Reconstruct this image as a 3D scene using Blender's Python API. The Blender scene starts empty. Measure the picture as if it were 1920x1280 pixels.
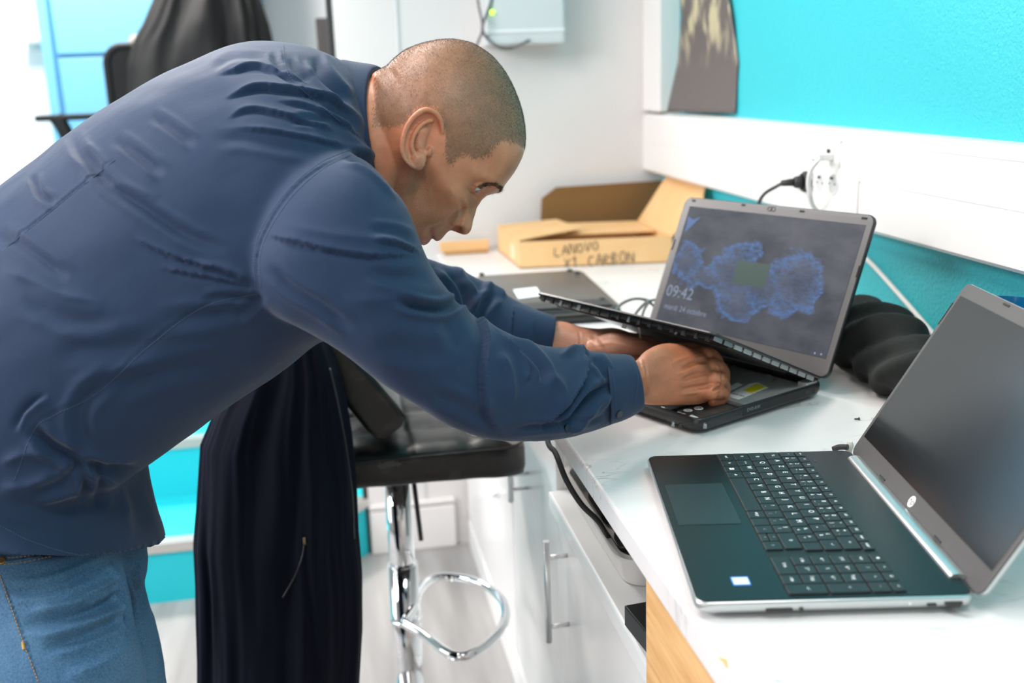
import bpy, bmesh, math, random
import numpy as np
from mathutils import Vector, Matrix, noise
from mathutils.bvhtree import BVHTree
random.seed(7)
SC = bpy.context.scene
COL = SC.collection

# ------------------------------------------------------------------ camera
FPX = 1963.95
CR = Vector((0.9833, -0.1788, -0.0345)).normalized()      # image right
CF = Vector((0.1649, 0.9547, -0.2479)).normalized()       # viewing direction
CU = CR.cross(CF).normalized()                            # image up
CR = CF.cross(CU).normalized()
CC = Vector((0.0, 0.0, 1.3253))
cam_d = bpy.data.cameras.new('camera')
cam_d.sensor_width = 36.0
cam_d.lens = 36.0 * FPX / 1920.0
cam_d.clip_start = 0.02
cam_d.dof.use_dof = True
cam_d.dof.focus_distance = 1.24
cam_d.dof.aperture_fstop = 3.6
cam = bpy.data.objects.new('camera', cam_d)
cam.matrix_world = Matrix(((CR.x, CU.x, -CF.x, 0), (CR.y, CU.y, -CF.y, 0), (CR.z, CU.z, -CF.z, CC.z), (0, 0, 0, 1)))
COL.objects.link(cam)
SC.camera = cam

# ------------------------------------------------------------------ world, lights, exposure
SC.view_settings.view_transform = 'Standard'
SC.view_settings.look = 'None'
SC.view_settings.gamma = 1.0
SC.view_settings.use_curve_mapping = False
SC.view_settings.exposure = 0.0
wd = bpy.data.worlds.new('world'); SC.world = wd; wd.use_nodes = True
bgn = wd.node_tree.nodes['Background']
bgn.inputs[0].default_value = (1.0, 0.97, 0.94, 1); bgn.inputs[1].default_value = 0.38


def area(name, loc, size, energy, color=(1, 1, 1), aim=None, sy=None):
    l = bpy.data.lights.new(name, 'AREA'); l.energy = energy; l.color = color
    l.shape = 'RECTANGLE'; l.size = size; l.size_y = sy or size
    o = bpy.data.objects.new(name, l); o.location = loc
    if aim is not None:
        o.rotation_euler = (Vector(aim) - Vector(loc)).to_track_quat('-Z', 'Y').to_euler()
    COL.objects.link(o)
    return o


CEIL = 2.65
PANELS = [(-0.55, 1.55, 20), (0.40, 0.15, 11), (-0.10, 2.35, 15), (-0.85, 3.9, 95)]  # unseen overhead panels added as light sources; the last brightens the far wall
PLAB = ['square white ceiling panel directly above the man', 'square white ceiling panel above the near end of the worktop', 'square white ceiling panel near the white back wall', 'square white ceiling panel over the raised floor']
for i, (lx, ly, en) in enumerate(PANELS):
    area('ceiling_lamp', (lx, ly, CEIL - 0.05), 0.58, en, (1.0, 0.915, 0.86), (lx, ly, 0))
# unseen area fills: upper-left window key, plus low fills added for cabinets and wall
area('daylight', (-2.4, 1.0, 2.45), 1.1, 120, (0.97, 0.95, 1.0), (-0.35, 1.25, 1.1), 1.1)
area('daylight', (-3.2, 2.0, 1.2), 1.4, 20, (0.98, 0.95, 0.96), (0.4, 1.7, 0.5), 1.2)
area('daylight', (-1.2, -0.9, 1.15), 1.3, 12, (1.0, 0.95, 0.92), (0.9, 1.5, 0.98), 1.0)


# ------------------------------------------------------------------ picture -> place helpers (used for measuring)
def ray(px, py):
    return CR * ((px - 960) / FPX) + CU * ((640 - py) / FPX) + CF


def at(px, py, t):
    return CC + ray(px, py) * t


def onz(px, py, z=0.86):
    d = ray(px, py); return CC + d * ((z - CC.z) / d.z)


def onx(px, py, X):
    d = ray(px, py); return CC + d * (X / d.x)


def ony(px, py, Y):
    d = ray(px, py); return CC + d * (Y / d.y)


# ------------------------------------------------------------------ materials
def mat(name, color, rough=0.5, metal=0.0, bump=None, var=None, spec=None, sheen=0, coat=0, emit=None, sss=0, alpha=None, trans=0):
    m = bpy.data.materials.new(name); m.use_nodes = True
    nt = m.node_tree; b = nt.nodes['Principled BSDF']
    b.inputs['Base Color'].default_value = (*color, 1)
    b.inputs['Roughness'].default_value = rough
    b.inputs['Metallic'].default_value = metal
    if spec is not None: b.inputs['Specular IOR Level'].default_value = spec
    if sheen:
        b.inputs['Sheen Weight'].default_value = sheen
        b.inputs['Sheen Roughness'].default_value = 0.45
    if coat:
        b.inputs['Coat Weight'].default_value = coat; b.inputs['Coat Roughness'].default_value = 0.08
    if sss:
        b.inputs['Subsurface Weight'].default_value = sss
        b.inputs['Subsurface Radius'].default_value = (0.012, 0.005, 0.003)
        b.inputs['Subsurface Scale'].default_value = 0.6
    if trans: b.inputs['Transmission Weight'].default_value = trans
    if emit:
        b.inputs['Emission Color'].default_value = (*emit[0], 1); b.inputs['Emission Strength'].default_value = emit[1]
    tc = None
    if bump or var:
        tc = nt.nodes.new('ShaderNodeTexCoord')
    if var:      # (scale, colour2, detail, lo, hi, stretch)
        sc, c2, det, lo, hi = var[:5]
        st = var[5] if len(var) > 5 else (1, 1, 1)
        mp = nt.nodes.new('ShaderNodeMapping'); mp.inputs['Scale'].default_value = st
        nt.links.new(tc.outputs['Object'], mp.inputs[0])
        nz = nt.nodes.new('ShaderNodeTexNoise'); nz.inputs['Scale'].default_value = sc; nz.inputs['Detail'].default_value = det
        nt.links.new(mp.outputs[0], nz.inputs['Vector'])
        rp = nt.nodes.new('ShaderNodeValToRGB')
        rp.color_ramp.elements[0].position = lo; rp.color_ramp.elements[1].position = hi
        rp.color_ramp.elements[0].color = (*color, 1); rp.color_ramp.elements[1].color = (*c2, 1)
        nt.links.new(nz.outputs[0], rp.inputs[0]); nt.links.new(rp.outputs[0], b.inputs['Base Color'])
    if bump:     # (scale, strength, distance, detail)
        nz = nt.nodes.new('ShaderNodeTexNoise'); nz.inputs['Scale'].default_value = bump[0]
        nz.inputs['Detail'].default_value = bump[3] if len(bump) > 3 else 4
        nt.links.new(tc.outputs['Object'], nz.inputs['Vector'])
        bp = nt.nodes.new('ShaderNodeBump'); bp.inputs['Strength'].default_value = bump[1]; bp.inputs['Distance'].default_value = bump[2]
        nt.links.new(nz.outputs[0], bp.inputs['Height']); nt.links.new(bp.outputs[0], b.inputs['Normal'])
    return m


def srgb(r, g, b):
    f = lambda c: ((c / 255 + 0.055) / 1.055) ** 2.4 if c > 10 else c / 255 / 12.92
    return (f(r), f(g), f(b))


M = {}
M['white_wall'] = mat('white_wall', (0.68, 0.66, 0.65), 0.75, bump=(140, 0.25, 0.002))
M['cyan_wall'] = mat('cyan_wall', (0.035, 0.48, 0.54), 0.55, bump=(190, 0.55, 0.004, 3))
M['cyan_step'] = mat('cyan_step', (0.01, 0.52, 0.60), 0.5)
M['white_pvc'] = mat('white_pvc', (0.76, 0.74, 0.72), 0.35)
M['white_lam'] = mat('white_lam', (0.82, 0.83, 0.82), 0.28)
M['white_gloss'] = mat('white_gloss', (0.88, 0.87, 0.86), 0.2)
M['far_white'] = mat('far_white', (0.92, 0.92, 0.92), 0.7)
M['floor'] = mat('floor', (0.22, 0.215, 0.21), 0.5, var=(2.2, (0.36, 0.355, 0.35), 9, 0.3, 0.7, (7, 0.7, 1)))
M['alu'] = mat('alu', (0.62, 0.60, 0.57), 0.35, 0.7)
M['chrome'] = mat('chrome', (0.82, 0.83, 0.84), 0.06, 1.0)
M['steel'] = mat('steel', (0.78, 0.79, 0.80), 0.35, 0.75)
M['black'] = mat('black', (0.012, 0.012, 0.013), 0.45)
M['black_matte'] = mat('black_matte', (0.018, 0.018, 0.018), 0.75)
M['rubber'] = mat('rubber', (0.02, 0.02, 0.02), 0.6)
M['card'] = mat('card', srgb(222, 176, 122), 0.8, bump=(90, 0.2, 0.001), var=(14, srgb(228, 186, 134), 4, 0.3, 0.7))
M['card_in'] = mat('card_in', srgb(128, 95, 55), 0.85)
M['card_edge'] = mat('card_edge', srgb(180, 140, 92), 0.9)
M['ink'] = mat('ink', (0.05, 0.045, 0.05), 0.7)
M['wood'] = mat('wood', srgb(222, 178, 120), 0.6, var=(9, srgb(200, 150, 92), 6, 0.35, 0.7, (1, 1, 12)))
M['skyblue'] = mat('skyblue', srgb(98, 160, 196), 0.4)
M['skyblue_d'] = mat('skyblue_d', srgb(66, 130, 172), 0.4)
M['white'] = mat('white', (0.85, 0.85, 0.85), 0.5)
M['cable_grey'] = mat('cable_grey', (0.10, 0.10, 0.10), 0.5)
M['cable_white'] = mat('cable_white', (0.75, 0.74, 0.72), 0.45)
M['blue_plastic'] = mat('blue_plastic', (0.0, 0.13, 0.30), 0.15, coat=0.5)
M['green_led'] = mat('green_led', (0.3, 1, 0.05), 0.4, emit=((0.45, 1.0, 0.02), 3.0))
M['boxgrey'] = mat('boxgrey', (0.62, 0.64, 0.65), 0.5)


def marble():
    m = mat('marble', (0.86, 0.87, 0.86), 0.36); nt = m.node_tree; b = nt.nodes['Principled BSDF']
    tc = nt.nodes.new('ShaderNodeTexCoord')
    mp = nt.nodes.new('ShaderNodeMapping'); mp.inputs['Rotation'].default_value = (0, 0, 0.7); mp.inputs['Scale'].default_value = (1, 2.3, 1)
    nt.links.new(tc.outputs['Object'], mp.inputs[0])
    n1 = nt.nodes.new('ShaderNodeTexNoise'); n1.inputs['Scale'].default_value = 5.0; n1.inputs['Detail'].default_value = 8; n1.inputs['Distortion'].default_value = 0.6
    nt.links.new(mp.outputs[0], n1.inputs['Vector'])
    r1 = nt.nodes.new('ShaderNodeValToRGB'); e = r1.color_ramp.elements
    e[0].position = 0.49; e[0].color = (1, 1, 1, 1); e[1].position = 0.51; e[1].color = (1, 1, 1, 1)
    k = e.new(0.5); k.color = (0.55, 0.54, 0.53, 1)
    nt.links.new(n1.outputs[0], r1.inputs[0])
    n2 = nt.nodes.new('ShaderNodeTexNoise'); n2.inputs['Scale'].default_value = 7.0; n2.inputs['Detail'].default_value = 3
    nt.links.new(tc.outputs['Object'], n2.inputs['Vector'])
    r2 = nt.nodes.new('ShaderNodeValToRGB'); r2.color_ramp.elements[0].position = 0.50; r2.color_ramp.elements[1].position = 0.62
    nt.links.new(n2.outputs[0], r2.inputs[0])
    n3 = nt.nodes.new('ShaderNodeTexNoise'); n3.inputs['Scale'].default_value = 3.0; n3.inputs['Detail'].default_value = 5
    nt.links.new(mp.outputs[0], n3.inputs['Vector'])
    r3 = nt.nodes.new('ShaderNodeValToRGB'); r3.color_ramp.elements[0].position = 0.35; r3.color_ramp.elements[1].position = 0.7
    r3.color_ramp.elements[0].color = (0.68, 0.655, 0.645, 1); r3.color_ramp.elements[1].color = (0.77, 0.735, 0.725, 1)
    nt.links.new(n3.outputs[0], r3.inputs[0])
    mx = nt.nodes.new('ShaderNodeMix'); mx.data_type = 'RGBA'; mx.blend_type = 'MULTIPLY'
    nt.links.new(r2.outputs[0], mx.inputs[0]); nt.links.new(r3.outputs[0], mx.inputs[6]); nt.links.new(r1.outputs[0], mx.inputs[7])
    nt.links.new(mx.outputs[2], b.inputs['Base Color'])
    return m


M['marble'] = marble()

# ------------------------------------------------------------------ building helpers
CUR = [Matrix.Identity(4)]


def new_bm(): return bmesh.new()


def bx(bm, lo, hi, mi=0, bev=0.0, mtx=None, seg=2):
    """box from corner lo to corner hi, optional bevel"""
    c = [(a + b) / 2 for a, b in zip(lo, hi)]; s = [abs(b - a) for a, b in zip(lo, hi)]
    t = bmesh.new()
    bmesh.ops.create_cube(t, size=1.0)
    for v in t.verts: v.co = Vector((v.co.x * s[0] + c[0], v.co.y * s[1] + c[1], v.co.z * s[2] + c[2]))
    if bev: bmesh.ops.bevel(t, geom=t.edges[:], offset=bev, segments=seg, affect='EDGES', profile=0.5)
    if mtx is not None: bmesh.ops.transform(t, matrix=mtx, verts=t.verts)
    for f in t.faces: f.material_index = mi
    merge(bm, t); return bm


def merge(bm, t):
    me = bpy.data.meshes.new('tmp'); t.to_mesh(me); t.free(); bm.from_mesh(me); bpy.data.meshes.remove(me)


def frames(pts):
    pts = [Vector(p) for p in pts]; n = len(pts); out = []
    up = None
    for i in range(n):
        a = pts[max(i - 1, 0)]; b = pts[min(i + 1, n - 1)]
        t = (b - a).normalized()
        if up is None:
            up = Vector((0, 0, 1)) if abs(t.z) < 0.9 else Vector((1, 0, 0))
        x = up.cross(t).normalized(); y = t.cross(x).normalized(); up = y
        out.append((pts[i], x, y, t))
    return out


def tube(bm, pts, r, n=12, mi=0, cap=True, closed=False):
    """round tube along pts; r a number or list"""
    fr = frames(pts); rs = r if isinstance(r, (list, tuple)) else [r] * len(fr)
    rings = []
    for (p, x, y, t), rr in zip(fr, rs):
        rings.append([bm.verts.new(p + (x * math.cos(2 * math.pi * k / n) + y * math.sin(2 * math.pi * k / n)) * rr) for k in range(n)])
    m = len(rings)
    for i in range(m - 1 + (1 if closed else 0)):
        a = rings[i]; b = rings[(i + 1) % m]
        for k in range(n):
            f = bm.faces.new((a[k], a[(k + 1) % n], b[(k + 1) % n], b[k])); f.material_index = mi; f.smooth = True
    if cap and not closed:
        for rg, fl in ((rings[0], True), (rings[-1], False)):
            f = bm.faces.new(rg[::-1] if fl else rg); f.material_index = mi
    return bm


def loft(bm, rings, mi=0, cap=True, smooth=True):
    vs = [[bm.verts.new(p) for p in r] for r in rings]; n = len(vs[0])
    for i in range(len(vs) - 1):
        for k in range(n):
            f = bm.faces.new((vs[i][k], vs[i][(k + 1) % n], vs[i + 1][(k + 1) % n], vs[i + 1][k])); f.material_index = mi; f.smooth = smooth
    if cap:
        f = bm.faces.new(vs[0][::-1]); f.material_index = mi
        f = bm.faces.new(vs[-1]); f.material_index = mi
    return bm


def cyl(bm, a, b, r, n=24, mi=0, r2=None):
    return tube(bm, [a, b], [r, r if r2 is None else r2], n, mi)


def lathe(bm, prof, c, n=40, mi=0):
    rings = [[Vector((c[0] + r * math.cos(2 * math.pi * k / n), c[1] + r * math.sin(2 * math.pi * k / n), c[2] + z)) for k in range(n)] for r, z in prof]
    return loft(bm, rings, mi)


def smooth_path(pts, k=8):
    """Catmull-Rom through pts"""
    P_ = [Vector(p) for p in pts]; P_ = [P_[0] * 2 - P_[1]] + P_ + [P_[-1] * 2 - P_[-2]]; out = []
    for i in range(1, len(P_) - 2):
        a, b, c, d = P_[i - 1:i + 3]
        for j in range(k):
            t = j / k
            out.append(0.5 * ((2 * b) + (c - a) * t + (2 * a - 5 * b + 4 * c - d) * t * t + (3 * b - a - 3 * c + d) * t ** 3))
    out.append(P_[-2]); return out


def world_mtx(o):
    return o['_wm'] if False else WM.get(o.name, Matrix.Identity(4))


WM = {}


def obj(name, bm, ms, parent=None, smooth=None, recalc=True):
    if recalc: bmesh.ops.recalc_face_normals(bm, faces=bm.faces[:])
    bmesh.ops.transform(bm, matrix=CUR[0], verts=bm.verts[:])
    me = bpy.data.meshes.new(name); bm.to_mesh(me); bm.free()
    return link(name, me, ms, parent, smooth)


def link(name, me, ms, parent=None, smooth=None):
    if not isinstance(ms, (list, tuple)): ms = [ms]
    for m in ms: me.materials.append(M[m] if isinstance(m, str) else m)
    if smooth is not None:
        me.polygons.foreach_set('use_smooth', [smooth] * len(me.polygons))
    o = bpy.data.objects.new(name, me); COL.objects.link(o)
    # origin of the mesh at the middle of its base
    if len(me.vertices):
        co = np.empty(len(me.vertices) * 3); me.vertices.foreach_get('co', co); co = co.reshape(-1, 3)
        c = Vector((float((co[:, 0].min() + co[:, 0].max()) / 2), float((co[:, 1].min() + co[:, 1].max()) / 2), float(co[:, 2].min())))
        me.transform(Matrix.Translation(-c)); o.location = c
        WM[o.name] = Matrix.Translation(c)
    if parent is not None:
        o.parent = parent; o.matrix_parent_inverse = WM.get(parent.name, Matrix.Identity(4)).inverted()
    return o


def sharp(o, ang=35):
    """smooth shading with sharp edges above an angle"""
    me = o.data
    bm = bmesh.new(); bm.from_mesh(me)
    for f in bm.faces: f.smooth = True
    for e in bm.edges:
        if len(e.link_faces) == 2 and e.calc_face_angle(0) > math.radians(ang): e.smooth = False
    bm.to_mesh(me); bm.free(); return o


def thing(name, label, cat, loc, group=None):
    o = bpy.data.objects.new(name, None); COL.objects.link(o); o.location = CUR[0] @ Vector(loc)
    o.empty_display_size = 0.05
    o['label'] = label; o['category'] = cat
    if group: o['group'] = group
    WM[o.name] = Matrix.Translation(o.location)
    return o


def tag(o, label, cat, group=None):
    o['label'] = label; o['category'] = cat
    if group: o['group'] = group
    return o


def struct(o):
    o['kind'] = 'structure'; return o


FONT = [None]


def text_mesh(bm, s, size, mtx, mi=0, thick=0.00005, align='CENTER', shear=0.0, spacing=1.0):
    """writing as thin flat relief merged into bm"""
    cu = bpy.data.curves.new('t', 'FONT'); cu.body = s; cu.size = size; cu.align_x = align; cu.align_y = 'CENTER'
    cu.extrude = thick; cu.shear = shear; cu.space_character = spacing; cu.resolution_u = 3
    o = bpy.data.objects.new('t', cu)
    me = o.to_mesh()
    t = bmesh.new(); t.from_mesh(me); o.to_mesh_clear()
    bpy.data.objects.remove(o); bpy.data.curves.remove(cu)
    bmesh.ops.transform(t, matrix=mtx, verts=t.verts)
    for f in t.faces: f.material_index = mi
    merge(bm, t)


# ------------------------------------------------------------------ the room
XW = 0.926      # right wall
XT = 0.870      # front of the cable trunking
YB = 2.81       # back wall
ZC = 0.86       # counter top
XE = 0.2853     # counter edge

bm = new_bm(); bx(bm, (-4.5, -1.5, -0.05), (1.2, YB + 4, 0.0)); struct(obj('floor', bm, 'floor'))
bm = new_bm(); bx(bm, (XW, -1.5, 0), (XW + 0.12, YB + 0.15, CEIL)); struct(obj('wall_right', bm, 'cyan_wall'))
bm = new_bm(); bx(bm, (0.055, YB, 0), (XW, YB + 0.12, CEIL)); struct(obj('wall_back', bm, 'white_wall'))
# vertical joint strip in the back wall
bm = new_bm(); bx(bm, (0.2135, YB - 0.004, 0.0), (0.219, YB, CEIL), 0, 0.001); struct(obj('trim_1', bm, 'boxgrey'))
bm = new_bm(); bx(bm, (-4.5, 5.0, 0.0), (1.2, 5.12, CEIL)); struct(obj('wall_far', bm, 'far_white'))
bm = new_bm(); bx(bm, (-4.5, -1.5, CEIL), (1.2, 5.12, CEIL + 0.1)); struct(obj('ceiling', bm, 'white_wall'))
bm = new_bm(); bx(bm, (0.055, YB - 0.014, 0.0), (0.30, YB, 0.13), 0, 0.004)
bx(bm, (0.055, YB - 0.014, 0.135), (0.30, YB, 0.15), 0, 0.003)
struct(obj('baseboard_back', bm, 'white_pvc'))
# raised level behind, with three carpeted steps whose right corner is cut at an angle
def step(name, y0, z0, z1, x1):
    bm = new_bm()
    P_ = [(-3.0, y0), (x1, y0), (x1 + 0.17, y0 + 0.17), (x1 + 0.17, y0 + 3.0), (-3.0, y0 + 3.0)]
    lo = [Vector((a, b, z0)) for a, b in P_]; hi = [Vector((a, b, z1)) for a, b in P_]
    loft(bm, [lo, hi], 0, True, False)
    st = obj(name, bm, 'cyan_step'); struct(st)
    e = new_bm(); h = 0.022
    Q = [(-3.0, y0 - 0.006), (x1 + 0.003, y0 - 0.006), (x1 + 0.176, y0 + 0.166)]
    R = [(-3.0, y0 + 0.035), (x1 - 0.014, y0 + 0.035), (x1 + 0.135, y0 + 0.19)]
    rings = []
    for q, r in zip(Q, R):
        rings.append([Vector((q[0], q[1], z1 - h)), Vector((r[0], r[1], z1 - h)), Vector((r[0], r[1], z1 + 0.004)), Vector((q[0], q[1], z1 + 0.004))])
    loft(e, rings, 0, True, False)
    o = obj('nosing', e, 'alu', st); return st
step('trim_2', 2.65, 0.0, 0.165, -0.115)
step('trim_3', 2.98, 0.165, 0.335, -0.06)
step('trim_4', 3.30, 0.335, 0.50, -0.06)
# dark metal door frame at the end of the back wall and the grille beside it
bm = new_bm(); bx(bm, (0.040, YB + 0.0, 0.0), (0.055, YB + 0.12, CEIL), 0, 0.002); struct(obj('trim_5', bm, 'rubber'))
bm = new_bm(); bx(bm, (0.012, 3.28, 0.5), (0.075, 3.32, 1.503), 0, 0.004)
tag(obj('post', bm, mat('dark_post', (0.06, 0.055, 0.055), 0.5)), 'dark grey upright post standing behind the end of the white wall', 'post')

# sky blue locker, far left
t = thing('locker', 'tall sky blue metal locker far left behind the office chair', 'locker', (-0.7, 4.7, 0.5))
bm = new_bm(); bx(bm, (-1.07, 4.62, 0.5), (-0.20, 4.98, 2.4), 0, 0.004); obj('body', bm, 'skyblue_d', t)
for dx0, dx1 in ((-1.0, -0.62), (-0.615, -0.23)):
    pass
bm = new_bm(); bx(bm, (-1.065, 4.595, 0.52), (-1.025, 4.62, 2.38), 0, 0.004); obj('frame', bm, 'skyblue', t)
bm = new_bm(); bx(bm, (-1.01, 4.60, 1.46), (-0.22, 4.619, 2.38), 0, 0.004); obj('door', bm, 'skyblue', t)
bm = new_bm(); bx(bm, (-1.01, 4.60, 0.56), (-0.22, 4.619, 1.445), 0, 0.004); obj('door', bm, 'skyblue', t)
bm = new_bm(); bx(bm, (-1.21, 4.9, 1.515), (-1.07, 4.99, 1.535), 0, 0.004)
tag(obj('wall_shelf', bm, mat('pale_grey', (0.6, 0.62, 0.6), 0.5)), 'thin pale grey ledge on the far wall left of the blue locker', 'ledge')

# cable trunking along the right wall and up the corner
def trunk_profile(y0, y1):
    # (x from wall, z) outline, two channel covers with shallow grooves
    pr = [(0, 1.052), (0.050, 1.052), (0.056, 1.058), (0.056, 1.128), (0.0545, 1.129), (0.0545, 1.131), (0.056, 1.132),
          (0.056, 1.188), (0.0535, 1.190), (0.0535, 1.193), (0.055, 1.195), (0.050, 1.206), (0.030, 1.212), (0, 1.212)]
    return [[Vector((XW - a, y, b + 0.0)) for a, b in pr] for y in (y0, y1)]
bm = new_bm(); loft(bm, trunk_profile(-1.4, YB), 0, True, False)
for o_z in (0,):
    pass
tr = obj('trim_6', bm, 'white_pvc'); struct(tr)
me = tr.data
bm = new_bm(); bx(bm, (XT + 0.0, 2.665, 1.215), (XW, YB, CEIL), 0, 0.003)
bx(bm, (XT - 0.002, 2.67, 1.215), (XT + 0.01, YB - 0.005, 1.345), 0, 0.001)
struct(obj('trim_7', bm, 'white_pvc'))

# ------------------------------------------------------------------ sockets on the trunking
def sk_center(i): return Vector((XT, 1.7125 + 0.0475 - i * 0.0475, 1.1045))
t = thing('wall_socket', 'white triple power socket set into the cable trunking with a black plug in it', 'socket', (XT, 1.69, 1.06))
bm = new_bm(); bx(bm, (XT - 0.003, 1.612, 1.068), (XT + 0.002, 1.775, 1.148), 0, 0.002); obj('face_plate', bm, 'white_pvc', t)
S0 = onx(1538, 342, XT - 0.003)
for k in range(3):
    c = onx(1515 + 23.2 * k, 340.5 + 2.0 * k, XT - 0.003)
    bm = new_bm()
    tube(bm, [c + Vector((-0.001, 0, 0)), c + Vector((0.0, 0, 0))], [0.0195, 0.0205], 28)
    o = obj('outlet', bm, 'white_pvc', t)
    bm = new_bm(); tube(bm, [c + Vector((-0.0012, 0, 0)), c + Vector((-0.0011, 0, 0))], 0.0165, 28); obj('well', bm, mat('well', (0.55, 0.55, 0.54), 0.5), o)
    if k:
        bm = new_bm()
        for dy, dz in ((0.0095, 0), (-0.0095, 0)):
            tube(bm, [c + Vector((-0.0016, dy, dz)), c + Vector((-0.001, dy, dz))], 0.0018, 10)
        tube(bm, [c + Vector((-0.005, 0, 0.01)), c + Vector((-0.001, 0, 0.01))], 0.0022, 10)
        obj('contact', bm, 'rubber', o)
SK0 = onx(1515, 340.5, XT - 0.003)
t = thing('data_outlet', 'small white network outlet on the trunking above the power sockets', 'socket', (XT, 1.68, 1.15))
dc = onx(1562, 293, XT)
bm = new_bm(); bx(bm, (XT - 0.003, dc.y - 0.026, dc.z - 0.022), (XT + 0.002, dc.y + 0.03, dc.z + 0.028), 0, 0.001); obj('face_plate', bm, 'white_pvc', t)
bm = new_bm(); bx(bm, (XT - 0.0045, dc.y + 0.004, dc.z + 0.001), (XT - 0.002, dc.y + 0.016, dc.z + 0.012), 0, 0.0005); obj('port', bm, 'rubber', t)
# plugs and cords
t = thing('mains_lead', 'black mains lead plugged into the trunking socket and running down behind the laptop', 'cord', (XT - 0.05, SK0.y, 1.05))
bm = new_bm(); x0 = SK0
tube(bm, [x0 + Vector((0, 0, 0)), x0 + Vector((-0.006, 0, 0)), x0 + Vector((-0.012, 0, 0))], [0.0195, 0.0195, 0.016], 24)
tube(bm, [x0 + Vector((-0.012, 0, 0)), x0 + Vector((-0.022, 0.003, 0)), x0 + Vector((-0.026, 0.004, 0))], [0.0125, 0.011, 0.009], 20)
tube(bm, [x0 + Vector((-0.026, 0.004, 0)), x0 + Vector((-0.048, 0.008, -0.001))], [0.0075, 0.0055], 16)
obj('plug', bm, 'rubber', t)
bm = new_bm()
pth = smooth_path([x0 + Vector((-0.046, 0.008, -0.001)), onx(1455, 350, 0.83), onx(1435, 362, 0.82), onx(1424, 378, 0.815), onx(1420, 400, 0.81), onx(1410, 460, 0.80), Vector((0.78, 1.95, 0.869)), Vector((0.70, 1.9, 0.868))])
tube(bm, pth, 0.0034, 10); obj('cable', bm, 'rubber', t)
t = thing('network_cable', 'white cable looping out of the trunking outlet and down the turquoise wall', 'cord', (XT - 0.03, 1.68, 1.12))
bm = new_bm(); q = onx(1557, 294, XT - 0.006)
bx(bm, (XT - 0.040, q.y - 0.007, q.z - 0.006), (XT - 0.003, q.y + 0.007, q.z + 0.006), 0, 0.0015); obj('plug', bm, 'cable_white', t)
bm = new_bm()
pth = smooth_path([Vector((XT - 0.040, q.y, q.z)), onx(1535, 298, 0.825), onx(1521, 318, 0.82), onx(1516, 345, 0.822), onx(1520, 370, 0.83), onx(1527, 388, 0.85), onx(1560, 425, 0.905),
                   onx(1628, 488, 0.917), onx(1680, 545, 0.919), onx(1747, 622, 0.919), onx(1800, 690, 0.918), Vector((0.915, 1.28, 0.868))], 10)
tube(bm, pth, 0.0042, 10); obj('cable', bm, 'cable_white', t)

# curved picture print standing on the trunking against the wall
def picture():
    bm = new_bm(); nu, nv = 24, 30
    # lower edge from the trunk front corner back to the wall, upper part curls
    top_z = 1.62; grid = []
    for j in range(nv + 1):
        w = j / nv; row = []
        for i in range(nu + 1):
            s = i / nu
            pxl = [1250, 1258, 1272, 1274, 1268][min(4, int(w * 4))]
            l = np.interp(w, [0, .33, .62, 1], [1250, 1271, 1278, 1268]); r = np.interp(w, [0, .33, .62, 1], [1378, 1384, 1372, 1352])
            py = np.interp(w, [0, 1], [209, -80])
            px = l + (r - l) * s
            X = 0.874 + 0.044 * s + 0.004 * math.sin(w * 6)
            row.append(onx(px, py + 4 * s, X))
        grid.append(row)
    front = [[bm.verts.new(p) for p in r] for r in grid]
    back = [[bm.verts.new(p + Vector((0.0012, 0.0006, 0))) for p in r] for r in grid]
    for j in range(nv):
        for i in range(nu):
            bm.faces.new((front[j][i], front[j][i + 1], front[j + 1][i + 1], front[j + 1][i])); bm.faces.new((back[j][i], back[j + 1][i], back[j + 1][i + 1], back[j][i + 1]))
    for i in range(nu):
        for a, b, k in ((front, back, 0), (front, back, nv)): bm.faces.new((a[k][i], b[k][i], b[k][i + 1], a[k][i + 1]))
    for j in range(nv):
        for k in (0, nu): bm.faces.new((front[j][k], front[j + 1][k], back[j + 1][k], back[j][k]))
    m = mat('print', srgb(88, 80, 78), 0.35); nt = m.node_tree; b = nt.nodes['Principled BSDF']
    tc = nt.nodes.new('ShaderNodeTexCoord'); mp = nt.nodes.new('ShaderNodeMapping'); mp.inputs['Scale'].default_value = (1, 1, 0.25); mp.inputs['Rotation'].default_value = (0.45, 0, 0)
    nt.links.new(tc.outputs['Object'], mp.inputs[0])
    nz = nt.nodes.new('ShaderNodeTexNoise'); nz.inputs['Scale'].default_value = 38; nz.inputs['Detail'].default_value = 2
    nt.links.new(mp.outputs[0], nz.inputs['Vector'])
    rp = nt.nodes.new('ShaderNodeValToRGB'); rp.color_ramp.elements[0].position = 0.50; rp.color_ramp.elements[1].position = 0.62
    rp.color_ramp.elements[0].color = (*srgb(92, 84, 82), 1); rp.color_ramp.elements[1].color = (*srgb(175, 165, 135), 1)
    nt.links.new(nz.outputs[0], rp.inputs[0])
    sp = nt.nodes.new('ShaderNodeSeparateXYZ'); nt.links.new(tc.outputs['Object'], sp.inputs[0])
    mr = nt.nodes.new('ShaderNodeMapRange'); mr.inputs[1].default_value = 0.10; mr.inputs[2].default_value = 0.19
    nt.links.new(sp.outputs[2], mr.inputs[0])
    mx = nt.nodes.new('ShaderNodeMix'); mx.data_type = 'RGBA'; mx.inputs[6].default_value = (*srgb(96, 88, 86), 1)
    nt.links.new(mr.outputs[0], mx.inputs[0]); nt.links.new(rp.outputs[0], mx.inputs[7]); nt.links.new(mx.outputs[2], b.inputs['Base Color'])
    o = obj('picture_print', bm, m, None, True)
    tag(o, 'curled grey picture print with pale feathery strokes standing on the trunking in the corner', 'picture')
picture()

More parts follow.
